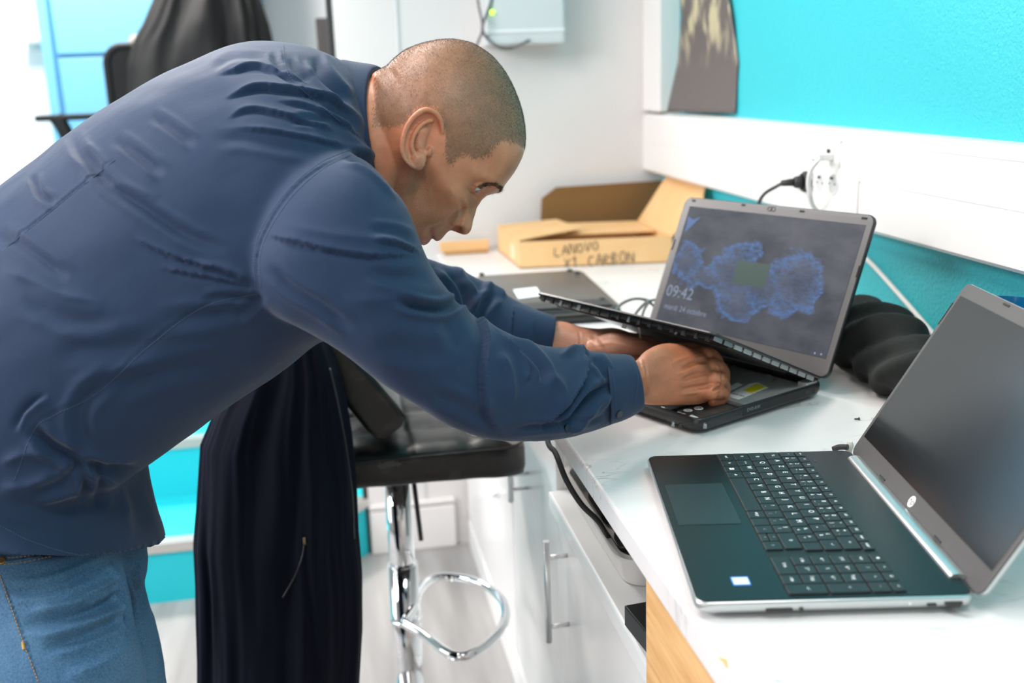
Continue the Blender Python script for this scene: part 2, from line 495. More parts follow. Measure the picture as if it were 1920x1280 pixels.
# grey wall box with green light and cables on the back wall
t = thing('wall_box', 'pale grey equipment box with a green light on the back wall', 'electrical box', (0.55, YB, 1.39))
bm = new_bm(); bx(bm, (0.435, YB - 0.075, 1.395), (0.64, YB, 1.78), 0, 0.006); obj('case', bm, 'boxgrey', t)
bm = new_bm(); bx(bm, (0.437, YB - 0.078, 1.425), (0.638, YB - 0.0752, 1.433), 0, 0.001); obj('seam', bm, 'white', t)
q = ony(923, 23, YB - 0.08)
bm = new_bm(); bmesh.ops.create_uvsphere(bm, u_segments=16, v_segments=10, radius=0.0055, matrix=Matrix.Translation(q)); obj('indicator_light', bm, 'green_led', t)
yy = YB - 0.095
for nm, lab, pts, r in (('wall_cable', 'thin grey cable crossing in front of the wall box and hanging down straight', [(893, -60), (896, 0), (905, 50), (898, 75), (885, 110), (880, 180)], 0.0032),
                   ('wall_cable', 'dark grey cable curling under the wall box towards the right', [(928, -60), (922, 0), (905, 48), (912, 70), (935, 88), (960, 90), (985, 79), (992, 76)], 0.0036)):
    bm = new_bm(); tube(bm, smooth_path([ony(a, b, yy + 0.02 * (i % 2)) for i, (a, b) in enumerate(pts)]), r, 8)
    tag(obj(nm, bm, 'cable_grey'), lab, 'cable')
bm = new_bm(); bx(bm, (-0.0, YB - 0.36, 1.86), (XW - 0.06, YB - 0.001, 1.90), 0, 0.004)  # unseen board added above the view to shade the upper back wall
tag(obj('wall_shelf', bm, 'white_lam'), 'white shelf board high on the back wall over the equipment box', 'shelf')

# added, unseen ceiling panels that house the overhead fill lamps
for (lx, ly, en), pl_ in zip(PANELS, PLAB):
    t = thing('ceiling_light', pl_, 'ceiling light', (lx, ly, CEIL - 0.03), 'square ceiling light panels')
    bm = new_bm(); bx(bm, (lx - 0.31, ly - 0.31, CEIL - 0.03), (lx + 0.31, ly + 0.31, CEIL - 0.001), 0, 0.004); obj('frame', bm, 'white', t)
    bm = new_bm(); bx(bm, (lx - 0.29, ly - 0.29, CEIL - 0.035), (lx + 0.29, ly + 0.29, CEIL - 0.0305)); obj('diffuser', bm, mat('diffuser', (1, 1, 1), 0.5, emit=((1, 0.98, 0.96), 3.0)), t)

# ------------------------------------------------------------------ worktop and cabinets
bm = new_bm(); bx(bm, (XE, 0.35, ZC - 0.030), (XW, YB, ZC), 0, 0.0035)
tag(obj('worktop', bm, 'marble'), 'white marble-look worktop along the turquoise wall carrying the laptops', 'worktop')
# chipped laminate spot on the edge
c = onz(1358, 1240, ZC)
bm = new_bm(); rg = []
for k in range(14):
    a = 2 * math.pi * k / 14; r = 0.0042 * (1 + 0.35 * math.sin(3 * a + 1))
    rg.append(c + Vector((0.55 * r * math.cos(a), 1.9 * r * math.sin(a), 0.0)))
loft(bm, [[p + Vector((0, 0, -0.0005)) for p in rg], [p + Vector((0, 0, 0.0003)) for p in rg]])
wk = bpy.data.objects['worktop']; obj('bare_chip', bm, 'wood', wk)
# low cabinet with a lower worktop
ZL = 0.66; XL = 0.3224
t = thing('base_cabinet', 'white low cabinet under the worktop with long steel bar handle', 'cabinet', (0.6, 0.9, 0))
bm = new_bm(); bx(bm, (0.345, 0.35, 0.08), (XW - 0.006, 1.565, ZL - 0.032), 0, 0.001); obj('carcass', bm, 'white_lam', t)
bm = new_bm(); bx(bm, (0.38, 0.35, 0.0), (XW - 0.006, 1.565, 0.08), 0, 0.001); obj('plinth', bm, 'white_lam', t)
for y0, y1, hy in ((0.975, 1.562, 1.488), (0.38, 0.970, 0.45)):
    bm = new_bm(); bx(bm, (0.3335, y0, 0.085), (0.3445, y1, ZL - 0.034), 0, 0.0015); d = obj('door', bm, 'white_gloss', t)
    bm = new_bm(); a = Vector((0.300, hy, 0.435)); b_ = Vector((0.300, hy, 0.611))
    tube(bm, [a, b_], 0.0055, 20)
    for zz in (0.462, 0.583): tube(bm, [Vector((0.300, hy, zz)), Vector((0.3335, hy, zz))], 0.0038, 14)
    obj('handle', bm, 'steel', d)
bm = new_bm(); bx(bm, (XL, 0.35, ZL - 0.030), (XW, 1.572, ZL), 0, 0.004)
tag(obj('lower_worktop', bm, 'white_lam'), 'plain white lower worktop on the low cabinet holding the plastic basket', 'worktop')
# tall cabinet further along
t = thing('tall_cabinet', 'white cabinet beneath the far worktop with two doors and a small cam lock', 'cabinet', (0.6, 2.1, 0))
bm = new_bm(); bx(bm, (0.352, 1.578, 0.08), (XW - 0.006, YB - 0.004, ZC - 0.0305), 0, 0.001); obj('carcass', bm, 'white_lam', t)
bm = new_bm(); bx(bm, (0.335, 1.578, 0.0), (0.37, YB - 0.02, 0.078), 0, 0.002); obj('plinth', bm, 'white_lam', t)
bm = new_bm(); bx(bm, (0.338, 1.58, 0.085), (0.3515, 2.015, ZC - 0.034), 0, 0.0015); obj('door', bm, 'white_lam', t)
bm = new_bm(); bx(bm, (0.338, 2.028, 0.085), (0.3515, YB - 0.02, ZC - 0.034), 0, 0.0015); d = obj('door', bm, 'white_gloss', t)
bm = new_bm(); tube(bm, [onx(957, 880, 0.305), onx(958, 940, 0.305)], 0.0055, 16)
for py in (890, 918): 
    q = onx(958, py, 0.305); tube(bm, [q, q + Vector((0.033, 0, 0))], 0.0035, 12)
obj('handle', bm, 'steel', d)
q = onx(935, 925, 0.338); bm = new_bm(); tube(bm, [q + Vector((-0.014, 0, 0)), q], 0.0085, 18); obj('cam_lock', bm, 'steel', d)
# wood support board
bm = new_bm(); bx(bm, (0.293, 0.55, 0.0), (0.312, 0.942, ZC - 0.0305), 0, 0.0008)
tag(obj('support_board', bm, 'wood'), 'bare light wood support board under the near end of the worktop', 'board')

# white plastic basket with charger leads
t = thing('storage_basket', 'white plastic basket with rounded corners standing on the lower worktop', 'basket', (0.42, 1.38, ZL))
def rrect(x0, y0, x1, y1, z, r, n=8):
    out = []
    for cx, cy, a0 in ((x1 - r, y1 - r, 0), (x0 + r, y1 - r, 90), (x0 + r, y0 + r, 180), (x1 - r, y0 + r, 270)):
        for k in range(n + 1):
            a = math.radians(a0 + 90 * k / n); out.append(Vector((cx + r * math.cos(a), cy + r * math.sin(a), z)))
    return out
B0 = (0.3425, 1.205, 0.545, 1.56)
bm = new_bm()
rings = [rrect(B0[0] + .012, B0[1] + .012, B0[2] - .012, B0[3] - .012, ZL + 0.001, 0.03), rrect(B0[0] + .002, B0[1] + .002, B0[2] - .002, B0[3] - .002, ZL + 0.041, 0.035),
         rrect(B0[0] - .004, B0[1] - .004, B0[2] + .004, B0[3] + .004, ZL + 0.042, 0.038), rrect(B0[0] - .004, B0[1] - .004, B0[2] + .004, B0[3] + .004, ZL + 0.046, 0.038),
         rrect(B0[0] + .006, B0[1] + .006, B0[2] - .006, B0[3] - .006, ZL + 0.046, 0.032), rrect(B0[0] + .016, B0[1] + .016, B0[2] - .016, B0[3] - .016, ZL + 0.005, 0.026)]
loft(bm, rings); sharp(obj('bin', bm, 'white_pvc', t, None), 40)
bm = new_bm(); bx(bm, (0.37, 1.235, ZL + 0.006), (0.50, 1.35, ZL + 0.030), 0, 0.008)
tag(obj('power_adapter', bm, 'black'), 'black power adapter lying in the white basket nearest its front end', 'power adapter')
bm = new_bm(); bx(bm, (0.37, 1.40, ZL + 0.006), (0.47, 1.50, ZL + 0.034), 0, 0.01)
tag(obj('power_adapter', bm, 'black'), 'black power adapter lying in the white basket further back', 'power adapter')
bm = new_bm()
pth = smooth_path([Vector((0.302, 1.495, 0.8672)), onx(1026, 822, 0.281), onx(1042, 850, 0.277), onx(1062, 900, 0.284), onx(1090, 945, 0.30), onx(1120, 975, 0.32), onx(1140, 1005, 0.345), onx(1165, 1030, 0.36), Vector((0.40, 1.25, 0.712))], 8)
pth[0:0] = [Vector((0.336, 1.452, 0.8665)), Vector((0.318, 1.478, 0.8668))]
tube(bm, pth, 0.0038, 10)
tag(obj('charger_cable', bm, 'rubber'), 'black cable hanging over the worktop edge into the white basket', 'cable')
bm = new_bm(); tube(bm, smooth_path([Vector((0.38, 1.50, 0.70)), Vector((0.365, 1.44, 0.735)), Vector((0.37, 1.36, 0.74)), Vector((0.40, 1.30, 0.72))]), 0.004, 8)
tag(obj('charger_cable', bm, 'rubber'), 'short black lead coiled inside the white basket', 'cable')
# black box on lower worktop
t = thing('black_drive', 'flat black plastic case on the lower worktop behind the wood board', 'case', (0.38, 1.08, ZL))
a = onz(1170, 1134, ZL + 0.028); 
bm = new_bm(); mt = Matrix.Translation((a.x, a.y, ZL)) @ Matrix.Rotation(math.radians(6), 4, 'Z')
bx(bm, (0.0, -0.13, 0.0005), (0.09, 0.0, 0.028), 0, 0.002, mt); obj('case', bm, 'black', t)
bm = new_bm(); q = onz(1222, 1165, ZL + 0.028); tube(bm, [Vector((q.x, q.y, ZL + 0.0282)), Vector((q.x, q.y, ZL + 0.029))], 0.009, 24); obj('round_button', bm, 'black_matte', t)

# ------------------------------------------------------------------ open laptop in front (silver edge, dark keyboard)
def deck_mat():
    return mat('deck', (0.014, 0.019, 0.021), 0.27, 0.55, bump=(900, 0.05, 0.0005))
M['deck'] = deck_mat(); M['deck'].node_tree.nodes['Principled BSDF'].inputs['Metallic'].default_value = 0.35; M['deck'].node_tree.nodes['Principled BSDF'].inputs['Specular IOR Level'].default_value = 0.35
M['silver'] = mat('silver', (0.60, 0.62, 0.62), 0.28, 0.85)
M['key'] = mat('key', (0.014, 0.020, 0.022), 0.38, spec=0.35)
M['legend'] = mat('legend', (0.85, 0.86, 0.86), 0.5)
M['legend_dim'] = mat('legend_dim', (0.22, 0.30, 0.32), 0.5)
M['bezel'] = mat('bezel', (0.070, 0.066, 0.066), 0.6, bump=(1200, 0.1, 0.0003))
M['lcd_off'] = mat('lcd_off', (0.012, 0.013, 0.014), 0.16, spec=0.7)
M['port'] = mat('port', (0.03, 0.03, 0.03), 0.5)
u1 = Vector((0.98272, -0.18508, 0)).normalized(); y1 = Vector((0.18508, 0.98272, 0)).normalized()
N1 = Vector((0.2869, 0.7800, ZC))
CUR[0] = Matrix(((u1.x, y1.x, 0, N1.x), (u1.y, y1.y, 0, N1.y), (0, 0, 1, N1.z), (0, 0, 0, 1)))
t = thing('laptop', 'open silver-edged laptop with a dark blank screen nearest the camera on the worktop', 'laptop', (0.12, 0.18, 0))
LD, LW, LH = 0.242, 0.3585, 0.018


def slab(x0, y0, x1, y1_, z0, z1, r, n=8, inset=0.0, b=0.0015):
    """rounded rectangle slab with softened rims"""
    return [rrect(x0 + b, y0 + b, x1 - b, y1_ - b, z0, r, n), rrect(x0, y0, x1, y1_, z0 + b, r, n), rrect(x0, y0, x1, y1_, z1 - b, r, n), rrect(x0 + b, y0 + b, x1 - b, y1_ - b, z1, r, n)]
bm = new_bm()
loft(bm, [rrect(0.012, 0.012, LD - 0.004, LW - 0.012, 0.0012, 0.012), rrect(0.004, 0.004, LD, LW - 0.004, 0.0055, 0.012), rrect(0.0005, 0.0005, LD, LW - 0.0005, 0.010, 0.012), rrect(0, 0, LD, LW, LH - 0.0025, 0.012), rrect(0.0008, 0.0008, LD - 0.0008, LW - 0.0008, LH - 0.001, 0.0115), rrect(0.002, 0.002, LD - 0.002, LW - 0.002, LH - 0.0006, 0.011)])
sharp(obj('base', bm, 'silver', t), 50)
bm = new_bm(); loft(bm, [rrect(0.0018, 0.0018, LD - 0.0018, LW - 0.0018, LH - 0.0008, 0.0105), rrect(0.0018, 0.0018, LD - 0.0018, LW - 0.0018, LH - 0.0002, 0.0105), rrect(0.0024, 0.0024, LD - 0.0024, LW - 0.0024, LH, 0.0102)], 0, True, False)
deck = obj('deck', bm, 'deck', t)
for (fx, fy) in ((0.03, 0.03), (0.03, 0.33), (0.21, 0.03), (0.21, 0.33)):
    bm = new_bm(); tube(bm, [Vector((fx, fy, 0.0001)), Vector((fx, fy, 0.002))], 0.006, 14); obj('rubber_foot', bm, 'rubber', t)
# touchpad
tx0, ty0 = 0.0138, 0.1585
bm = new_bm(); a = N1
loft(bm, [rrect(0.0095, 0.1585, 0.0725, 0.266, LH, 0.0015), rrect(0.0095, 0.1585, 0.0725, 0.266, LH + 0.00025, 0.0015)], 0, True, False); obj('touchpad_rim', bm, mat('rim', (0.09, 0.11, 0.115), 0.3, 0.8), t)
bm = new_bm(); loft(bm, [rrect(0.0100, 0.159, 0.0720, 0.2655, LH, 0.0012), rrect(0.0100, 0.159, 0.0720, 0.2655, LH + 0.0004, 0.0012)], 0, True, False); obj('touchpad', bm, mat('pad', (0.022, 0.034, 0.038), 0.34, 0.3), t)
# processor sticker
bm = new_bm(); bx(bm, (0.0385, 0.029, LH), (0.0545, 0.0455, LH + 0.0002)); st = obj('sticker', bm, mat('sticker_blue', (0.03, 0.16, 0.62), 0.3), t)
bm = new_bm(); bx(bm, (0.0395, 0.0305, LH + 0.0002), (0.0535, 0.0435, LH + 0.0004)); st2 = obj('sticker_face', bm, mat('sticker_face', (0.62, 0.74, 0.88), 0.35), st)
# keyboard --------------------------------------------------------
KW = 0.01812
rows = []   # (x0, height, [(width_units, main legend, second legend)...]) from the user's left (far, +y) to right
R5 = [(1.0, 'esc', ''), ] + [(1.0, s, '') for s in ('?', '*', 'o', 'O', ':', 'k', 'q', 'p', '<', '>', 'II', '>I', 'x', 'in', 'dl')]
rows = [
    ('space', [(1.0, 'ctrl', ''), (1.0, 'fn', ''), (1.0, 'W#', ''), (1.0, 'alt', ''), (5.4, '', ''), (1.0, 'alt gr', ''), (1.0, '^', 'v'), (1.0, '<', ''), ('ud', '^', 'v'), (1.0, '>', ''), (2.0 * .92, '0', 'ins'), (0.92, '.', 'suppr')]),
]
# x positions of the six rows (front -> back)
RX = [0.0825, 0.1008, 0.1190, 0.1372, 0.1554, 0.1735]
RH = [0.0168, 0.0168, 0.0168, 0.0168, 0.0168, 0.0105]
YL = 0.3525
row_defs = [
    [(1.25, 'ctrl', 's'), (1.0, 'fn', 's'), (1.0, '\u25a0', 'w'), (1.0, 'alt', 's'), (5.0, '', 'sp'), (1.0, 'alt gr', 's'), (1.0, '', 's'), (1.0, '<', 'd'), ('ud', '', 'd'), (1.0, '>', 'd')],
    [(1.25, '\u21e7', 's'), (1.0, '< >', 's')] + [(1.0, c, 'l') for c in 'WXCVBN'] + [(1.0, '? ,', 'p'), (1.0, '. ;', 'p'), (1.0, '/ :', 'p'), (1.0, '\u00a7 !', 'p'), (1.95, '\u21e7', 's')],
    [(1.5, '\u21ea', 's')] + [(1.0, c, 'l') for c in 'QSDFGHJKLM'] + [(1.0, '% \u00f9', 'p'), (1.0, '\u00b5 *', 'p'), (0.95, '', 's')],
    [(1.25, '\u21b9', 's')] + [(1.0, c, 'l') for c in 'AZERTYUIOP'] + [(1.0, '\u00a8 ^', 'p'), (1.0, '\u00a3 $', 'p'), (1.2, '\u21b5', 's')],
    [(0.9, '\u00b2', 's')] + [(1.0, c, 'n') for c in ('1 &', '2 \u00e9', '3 "', "4 '", '5 (', '6 -', '7 \u00e8', '8 _', '9 \u00e7', '0 \u00e0', '\u00b0 )', '+ =')] + [(1.55, '\u2190', 's')],
    [(0.97, s, 'f') for s in ('esc', 'f1', 'f2', 'f3', 'f4', 'f5', 'f6', 'f7', 'f8', 'f9', 'f10', 'f11', 'f12', 'impr', 'suppr')],
]
nump = [
    [(2.0, '0 ins', 's'), (1.0, '. sup', 's'), (1.0, '\u21b5', 't')],
    [(1.0, '1 fin', 's'), (1.0, '2 \u02c5', 's'), (1.0, '3 pg', 's')],
    [(1.0, '4 \u02c2', 's'), (1.0, '5', 's'), (1.0, '6 \u02c3', 's'), (1.0, '+', 't')],
    [(1.0, '7 \u21f1', 's'), (1.0, '8 \u02c4', 's'), (1.0, '9 pg', 's')],
    [(1.0, 'ver', 's'), (1.0, '/', 's'), (1.0, '*', 's'), (1.0, '-', 's')],
    [(1.0, '\u25cf', 'f'), (1.0, '=', 'f'), (1.0, '\u263c', 'f'), (1.0, '\u21e5', 'f')],
]
Rt = Matrix(((0, 1, 0, 0), (-1, 0, 0, 0), (0, 0, 1, 0), (0, 0, 0, 1)))   # writing runs towards -y, tops towards +x


def key(x0, y_hi, w, h, s, kind):
    bm = new_bm(); g = 0.0012; ya, yb = y_hi - w * KW + g, y_hi
    z0, z1 = LH + 0.0001, LH + 0.0019
    loft(bm, [rrect(x0, ya, x0 + h, yb, z0, 0.0012, 3), rrect(x0 + .0002, ya + .0002, x0 + h - .0002, yb - .0002, z1 - .0003, 0.0011, 3), rrect(x0 + .0007, ya + .0007, x0 + h - .0007, yb - .0007, z1, 0.0010, 3)], 0, True, False)
    cx, cy = x0 + h / 2, (ya + yb) / 2
    dz = z1 + 0.00006
    if s and kind != 'sp':
        if kind == 'l': text_mesh(bm, s, 0.0078, Matrix.Translation((cx + 0.002, cy + 0.003, dz)) @ Rt, 1)
        elif kind == 'n':
            a, b = s.split(' ')
            text_mesh(bm, a, 0.0066, Matrix.Translation((cx + 0.0036, cy + 0.0035, dz)) @ Rt, 1)
            text_mesh(bm, b, 0.0058, Matrix.Translation((cx - 0.0032, cy + 0.0035, dz)) @ Rt, 1)
            text_mesh(bm, '.', 0.0055, Matrix.Translation((cx - 0.002, cy - 0.004, dz)) @ Rt, 1)
        elif kind == 'p':
            a, b = s.split(' ')
            text_mesh(bm, a, 0.0050, Matrix.Translation((cx + 0.0036, cy + 0.003, dz)) @ Rt, 1)
            text_mesh(bm, b, 0.0050, Matrix.Translation((cx - 0.0032, cy + 0.001, dz)) @ Rt, 1)
        elif kind == 'w':
            for a in (-1, 1):
                for b in (-1, 1): bx(bm, (cx + a * 0.0014 - 0.0012, cy + b * 0.0014 - 0.0012, z1), (cx + a * 0.0014 + 0.0012, cy + b * 0.0014 + 0.0012, dz + .00002), 1)
        elif kind == 'f': text_mesh(bm, s, 0.0040, Matrix.Translation((cx + 0.001, cy, dz)) @ Rt, 1)
        elif kind == 'd': text_mesh(bm, s, 0.0060, Matrix.Translation((cx, cy, dz)) @ Rt, 1)
        else: text_mesh(bm, s, 0.0046, Matrix.Translation((cx + 0.001, cy, dz)) @ Rt, 1)
    o = obj('key', bm, ['key', 'legend_dim' if kind == 'd' else 'legend'], kb)
    return o
bm = new_bm(); loft(bm, [rrect(0.0812, 0.005, 0.1852, 0.3535, LH, 0.002), rrect(0.0812, 0.005, 0.1852, 0.3535, LH + 0.00015, 0.002)], 0, True, False)
kb = obj('keyboard', bm, mat('kbwell', (0.014, 0.017, 0.018), 0.4, 0.4), t)
nkey = 0
for i, rd in enumerate(row_defs):
    y = YL
    for w, s, kind in rd:
        if w == 'ud':
            hh = RH[i] / 2 - 0.0005
            key(RX[i], y, 1.0, hh, '\u02c5', 'd'); key(RX[i] + hh + 0.001, y, 1.0, hh, '\u02c4', 'd'); y -= KW; nkey += 2; continue
        key(RX[i], y, w, RH[i], s, kind); y -= w * KW; nkey += 1
    y = 0.0795
    for w, s, kind in nump[i]:
        if s == '': continue
        key(RX[i], y, w, RH[i] if kind != 't' else RX[i + 1] + RH[i + 1] - RX[i], s, kind); y -= w * KW; nkey += 1
print('keys', nkey)
# speaker strip vent, power key marks, debris
bm = new_bm(); bx(bm, (0.1895, 0.3215, LH), (0.1925, 0.331, LH + 0.0003), 0, 0.0001); obj('power_slot', bm, 'port', t)
# ports on the near side
bm = new_bm(); bx(bm, (0.061, -0.0006, 0.0075), (0.084, 0.001, 0.0095)); obj('card_slot', bm, 'port', t)
bm = new_bm(); tube(bm, [Vector((0.0915, -0.0006, 0.0085)), Vector((0.0915, 0.002, 0.0085))], 0.0019, 18); obj('audio_jack', bm, 'port', t)
bm = new_bm(); bx(bm, (0.199, -0.0006, 0.0085), (0.2075, 0.001, 0.0112), 0, 0.0011); obj('usb_port', bm, 'port', t)
bm = new_bm(); loft(bm, [[Vector((0.2150 + a, y_, 0.0075 + b)) for a, b in ((0.0015, 0), (0.0125, 0), (0.0145, 0.002), (0.0145, 0.0045), (-0.0005, 0.0045), (-0.0005, 0.002))] for y_ in (-0.0006, 0.001)], 0, True, False); obj('hdmi_port', bm, 'port', t)
bm = new_bm(); tube(bm, [Vector((0.1845, -0.0007, 0.0115)), Vector((0.1845, 0.001, 0.0115))], 0.0009, 12); obj('indicator', bm, 'legend', t)
# hinge bar
bm = new_bm()
pr = [(0.2300, 0.0165), (0.2305, 0.0195), (0.2335, 0.0215), (0.2385, 0.0222), (0.2440, 0.0212), (0.2475, 0.0175), (0.2440, 0.012), (0.234, 0.012)]
loft(bm, [[Vector((a, y_, b)) for a, b in pr] for y_ in (0.0315, 0.034, 0.326, 0.3285)]); sharp(obj('hinge_cover', bm, 'silver', t), 50)
# screen lid: local frame b = .2444 x ; s along the lid
LA = 1.0223
sx, sz = math.cos(LA), math.sin(LA)
save = CUR[0].copy()
CUR[0] = save @ Matrix(((0, sx, -sz, 0.2444), (1, 0, 0, 0), (0, sz, sx, LH), (0, 0, 0, 1)))
# lid frame: X=along y(near->far), Y = up the lid, Z = front?  (normal towards the user is -x,+z => -Z_back)
ldir = 1
LT = 0.0058
bm = new_bm(); loft(bm, [rrect(0.0005, -0.003, LW - 0.0005, 0.2325, -LT, 0.011), rrect(0, -0.0035, LW, 0.233, -LT + 0.001, 0.011), rrect(0, -0.0035, LW, 0.233, -0.0016, 0.011)])
lid = sharp(obj('lid', bm, 'silver', t), 50)
bm = new_bm(); loft(bm, [rrect(0.0004, -0.0031, LW - 0.0004, 0.2326, -0.0016, 0.011), rrect(0.0004, -0.0031, LW - 0.0004, 0.2326, -0.0003, 0.011), rrect(0.0012, -0.0023, LW - 0.0012, 0.2318, 0.0, 0.0105)])
bz = sharp(obj('bezel', bm, 'bezel', lid), 50)
X0, X1_, Y0_, Y1_ = 0.0072, 0.3512, 0.0219, 0.2159
bm = new_bm(); bx(bm, (X0 - .0008, Y0_ - .0008, -0.0004), (X1_ + .0008, Y1_ + .0008, 0.0002)); obj('screen_gasket', bm, 'port', lid)
bm = new_bm(); bx(bm, (X0, Y0_, -0.0004), (X1_, Y1_, 0.0003)); obj('display', bm, 'lcd_off', lid)
for xx, yy_, w in ((0.258, 0.0045, 0.016), (0.102, 0.0045, 0.016)):
    bm = new_bm(); bx(bm, (xx - w / 2, yy_ - 0.0011, 0), (xx + w / 2, yy_ + 0.0011, 0.0009), 0, 0.0004); obj('bumper', bm, 'black_matte', lid)
bm = new_bm(); bx(bm, (0.245, 0.2275, 0), (0.259, 0.2300, 0.0009), 0, 0.0004); obj('bumper', bm, 'black_matte', lid)
bm = new_bm(); bx(bm, (0.3566, 0.176, 0), (0.3582, 0.205, 0.0006), 0, 0.0002); obj('bumper', bm, 'black_matte', lid)
bm = new_bm(); bx(bm, (0.02, -0.006, -0.008), (LW - 0.02, -0.001, -0.001), 0, 0.001); obj('hinge_shadow_strip', bm, 'black_matte', lid)  # black strip standing in for the shade along the hinge gap
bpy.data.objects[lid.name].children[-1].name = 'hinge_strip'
# round maker's mark
bm = new_bm(); tube(bm, [Vector((0.1797, 0.0108, 0.00005)), Vector((0.1797, 0.0108, 0.00035))], 0.0062, 36)
Rl = Matrix(((-1, 0, 0, 0), (0, 1, 0, 0), (0, 0, 1, 0), (0, 0, 0, 1)))
lg = obj('badge', bm, 'legend', lid)
bm = new_bm(); text_mesh(bm, 'hp', 0.0105, Matrix.Translation((0.1797, 0.0112, 0.0005)) @ Matrix.Rotation(math.pi, 4, 'Y') @ Matrix.Rotation(0, 4, 'Z'), 0, 0.0001, shear=0.3)
# lid x axis runs from the user's right to left, so turn the letters to read from the front
obj('badge_letters', bm, 'bezel', lg)
CUR[0] = Matrix.Identity(4)
# small clip at the far end of the hinge
bm = new_bm(); tube(bm, smooth_path([onz(1562, 842, 0.868), onz(1574, 838, 0.872), onz(1590, 838, 0.874)]), 0.0035, 10)
tag(obj('dongle', bm, 'rubber'), 'tiny black plug sticking out beside the far hinge of the front laptop', 'plug')
bm = new_bm()
q = onz(1594, 836, 0.872)
tube(bm, [q + Vector((-0.002, 0, -0.008)), q + Vector((0.001, 0.002, 0.0)), q + Vector((0.0, 0.001, 0.006))], [0.004, 0.0045, 0.003], 10)
tag(obj('paper_scrap', bm, mat('scrap', (0.55, 0.52, 0.46), 0.8)), 'small pale crumpled scrap by the hinge of the front laptop', 'scrap')
# loose screw
q = onz(1606, 787, ZC)
bm = new_bm(); tube(bm, [q + Vector((-0.003, 0, 0.0016)), q + Vector((0.0025, -0.001, 0.0016))], 0.0010, 10)
tube(bm, [q + Vector((0.0025, -0.001, 0.0016)), q + Vector((0.0036, -0.0012, 0.0016))], [0.0022, 0.0022], 12)
tag(obj('screw', bm, 'black'), 'tiny black screw lying loose on the worktop between the laptops', 'screw')

# ------------------------------------------------------------------ laptop being opened up (lit screen)
ya = 0.4572
u2 = Vector((math.cos(ya), math.sin(ya), 0)); v2 = Vector((-math.sin(ya), math.cos(ya), 0))
BW, BD = 0.377, 0.2567
O2 = Vector((0.6824, 1.3371, ZC)) - u2 * BD      # near-front corner ; x = u2 (to hinge), y = v2 (to far end)
F2 = Matrix(((u2.x, v2.x, 0, O2.x), (u2.y, v2.y, 0, O2.y), (0, 0, 1, O2.z), (0, 0, 0, 1)))
CUR[0] = F2
M['case'] = mat('case', (0.016, 0.016, 0.017), 0.35, bump=(1500, 0.08, 0.0003))
M['case2'] = mat('case2', (0.028, 0.026, 0.025), 0.45)
M['pcb'] = mat('pcb', (0.02, 0.022, 0.02), 0.5, var=(60, (0.075, 0.07, 0.06), 6, 0.45, 0.75))
M['tin'] = mat('tin', (0.50, 0.53, 0.54), 0.38, 0.55, var=(12, (0.62, 0.64, 0.62), 5, 0.4, 0.7))
M['tin2'] = mat('tin2', (0.33, 0.35, 0.36), 0.35, 0.8)
M['label_w'] = mat('label_w', (0.80, 0.81, 0.80), 0.5)
M['yellow'] = mat('yellow', (0.78, 0.70, 0.01), 0.5)
M['screen_bezel'] = mat('screen_bezel', (0.135, 0.125, 0.125), 0.5, bump=(1500, 0.1, 0.0003))
t = thing('laptop', 'opened-up black laptop with lit blue lock screen being repaired by the man', 'laptop', (0.13, 0.19, 0))
BT = 0.024
# bottom tray: outer shell with a raised rim
bm = new_bm()
rr = 0.016
loft(bm, [rrect(0.012, 0.012, BD - 0.006, BW - 0.012, 0.0015, rr), rrect(0.003, 0.003, BD - 0.001, BW - 0.003, 0.006, rr), rrect(0, 0, BD, BW, 0.012, rr), rrect(0, 0, BD, BW, BT - 0.003, rr), rrect(0.0015, 0.0015, BD - 0.0015, BW - 0.0015, BT - 0.001, rr - 0.001),
          rrect(0.004, 0.004, BD - 0.004, BW - 0.004, BT - 0.001, rr - 0.003), rrect(0.0045, 0.0045, BD - 0.0045, BW - 0.0045, BT - 0.010, rr - 0.003)])
base2 = sharp(obj('bottom_case', bm, 'case', t), 50)
zi = BT - 0.010
def part(name, lo, hi, m, parent=None, bev=0.0006):
    bm = new_bm(); bx(bm, lo, hi, 0, bev); return obj(name, bm, m, parent or t)
# optical drive (right hand side = near side) and its labels
def loc2(px, py, z=None):
    z = ZC + BT - 0.003 if z is None else z
    q = onz(px, py, z) - O2; return q.dot(u2), q.dot(v2)
dvd = part('optical_drive', (0.100, 0.006, zi), (0.232, 0.150, BT - 0.0035), 'tin')
a = [loc2(*p) for p in ((1365, 742), (1425, 722), (1482, 722), (1437, 752), (1388, 718), (1392, 712), (1440, 700))]
print('loc2 labels', a)
zt = BT - 0.0034
def quad(name, pts, m, parent, th=0.0003, z=None):
    z = zt if z is None else z
    bm = new_bm(); rings = [[Vector((p[0], p[1], z)) for p in pts], [Vector((p[0], p[1], z + th)) for p in pts]]
    loft(bm, rings, 0, True, False); return obj(name, bm, m, parent)
lb = quad('drive_label', [loc2(*p) for p in ((1362, 741), (1385, 748), (1440, 726), (1420, 716), (1405, 719))], 'label_w', dvd)
quad('label_stripe', [loc2(*p) for p in ((1393, 731), (1409, 737), (1437, 725), (1418, 719))], 'yellow', lb, 0.0002, zt + 0.0003)
quad('small_label', [loc2(*p) for p in ((1362, 728), (1370, 731), (1392, 721), (1383, 716))], 'label_w', dvd)
bm = new_bm(); q = loc2(1398, 739)
text_mesh(bm, 'DA-8A', 0.0075, Matrix.Translation((*loc2(1384, 740), zt + 0.0004)) @ Matrix.Rotation(math.radians(5), 4, 'Z') @ Rt, 0)
obj('label_writing', bm, 'ink', lb)
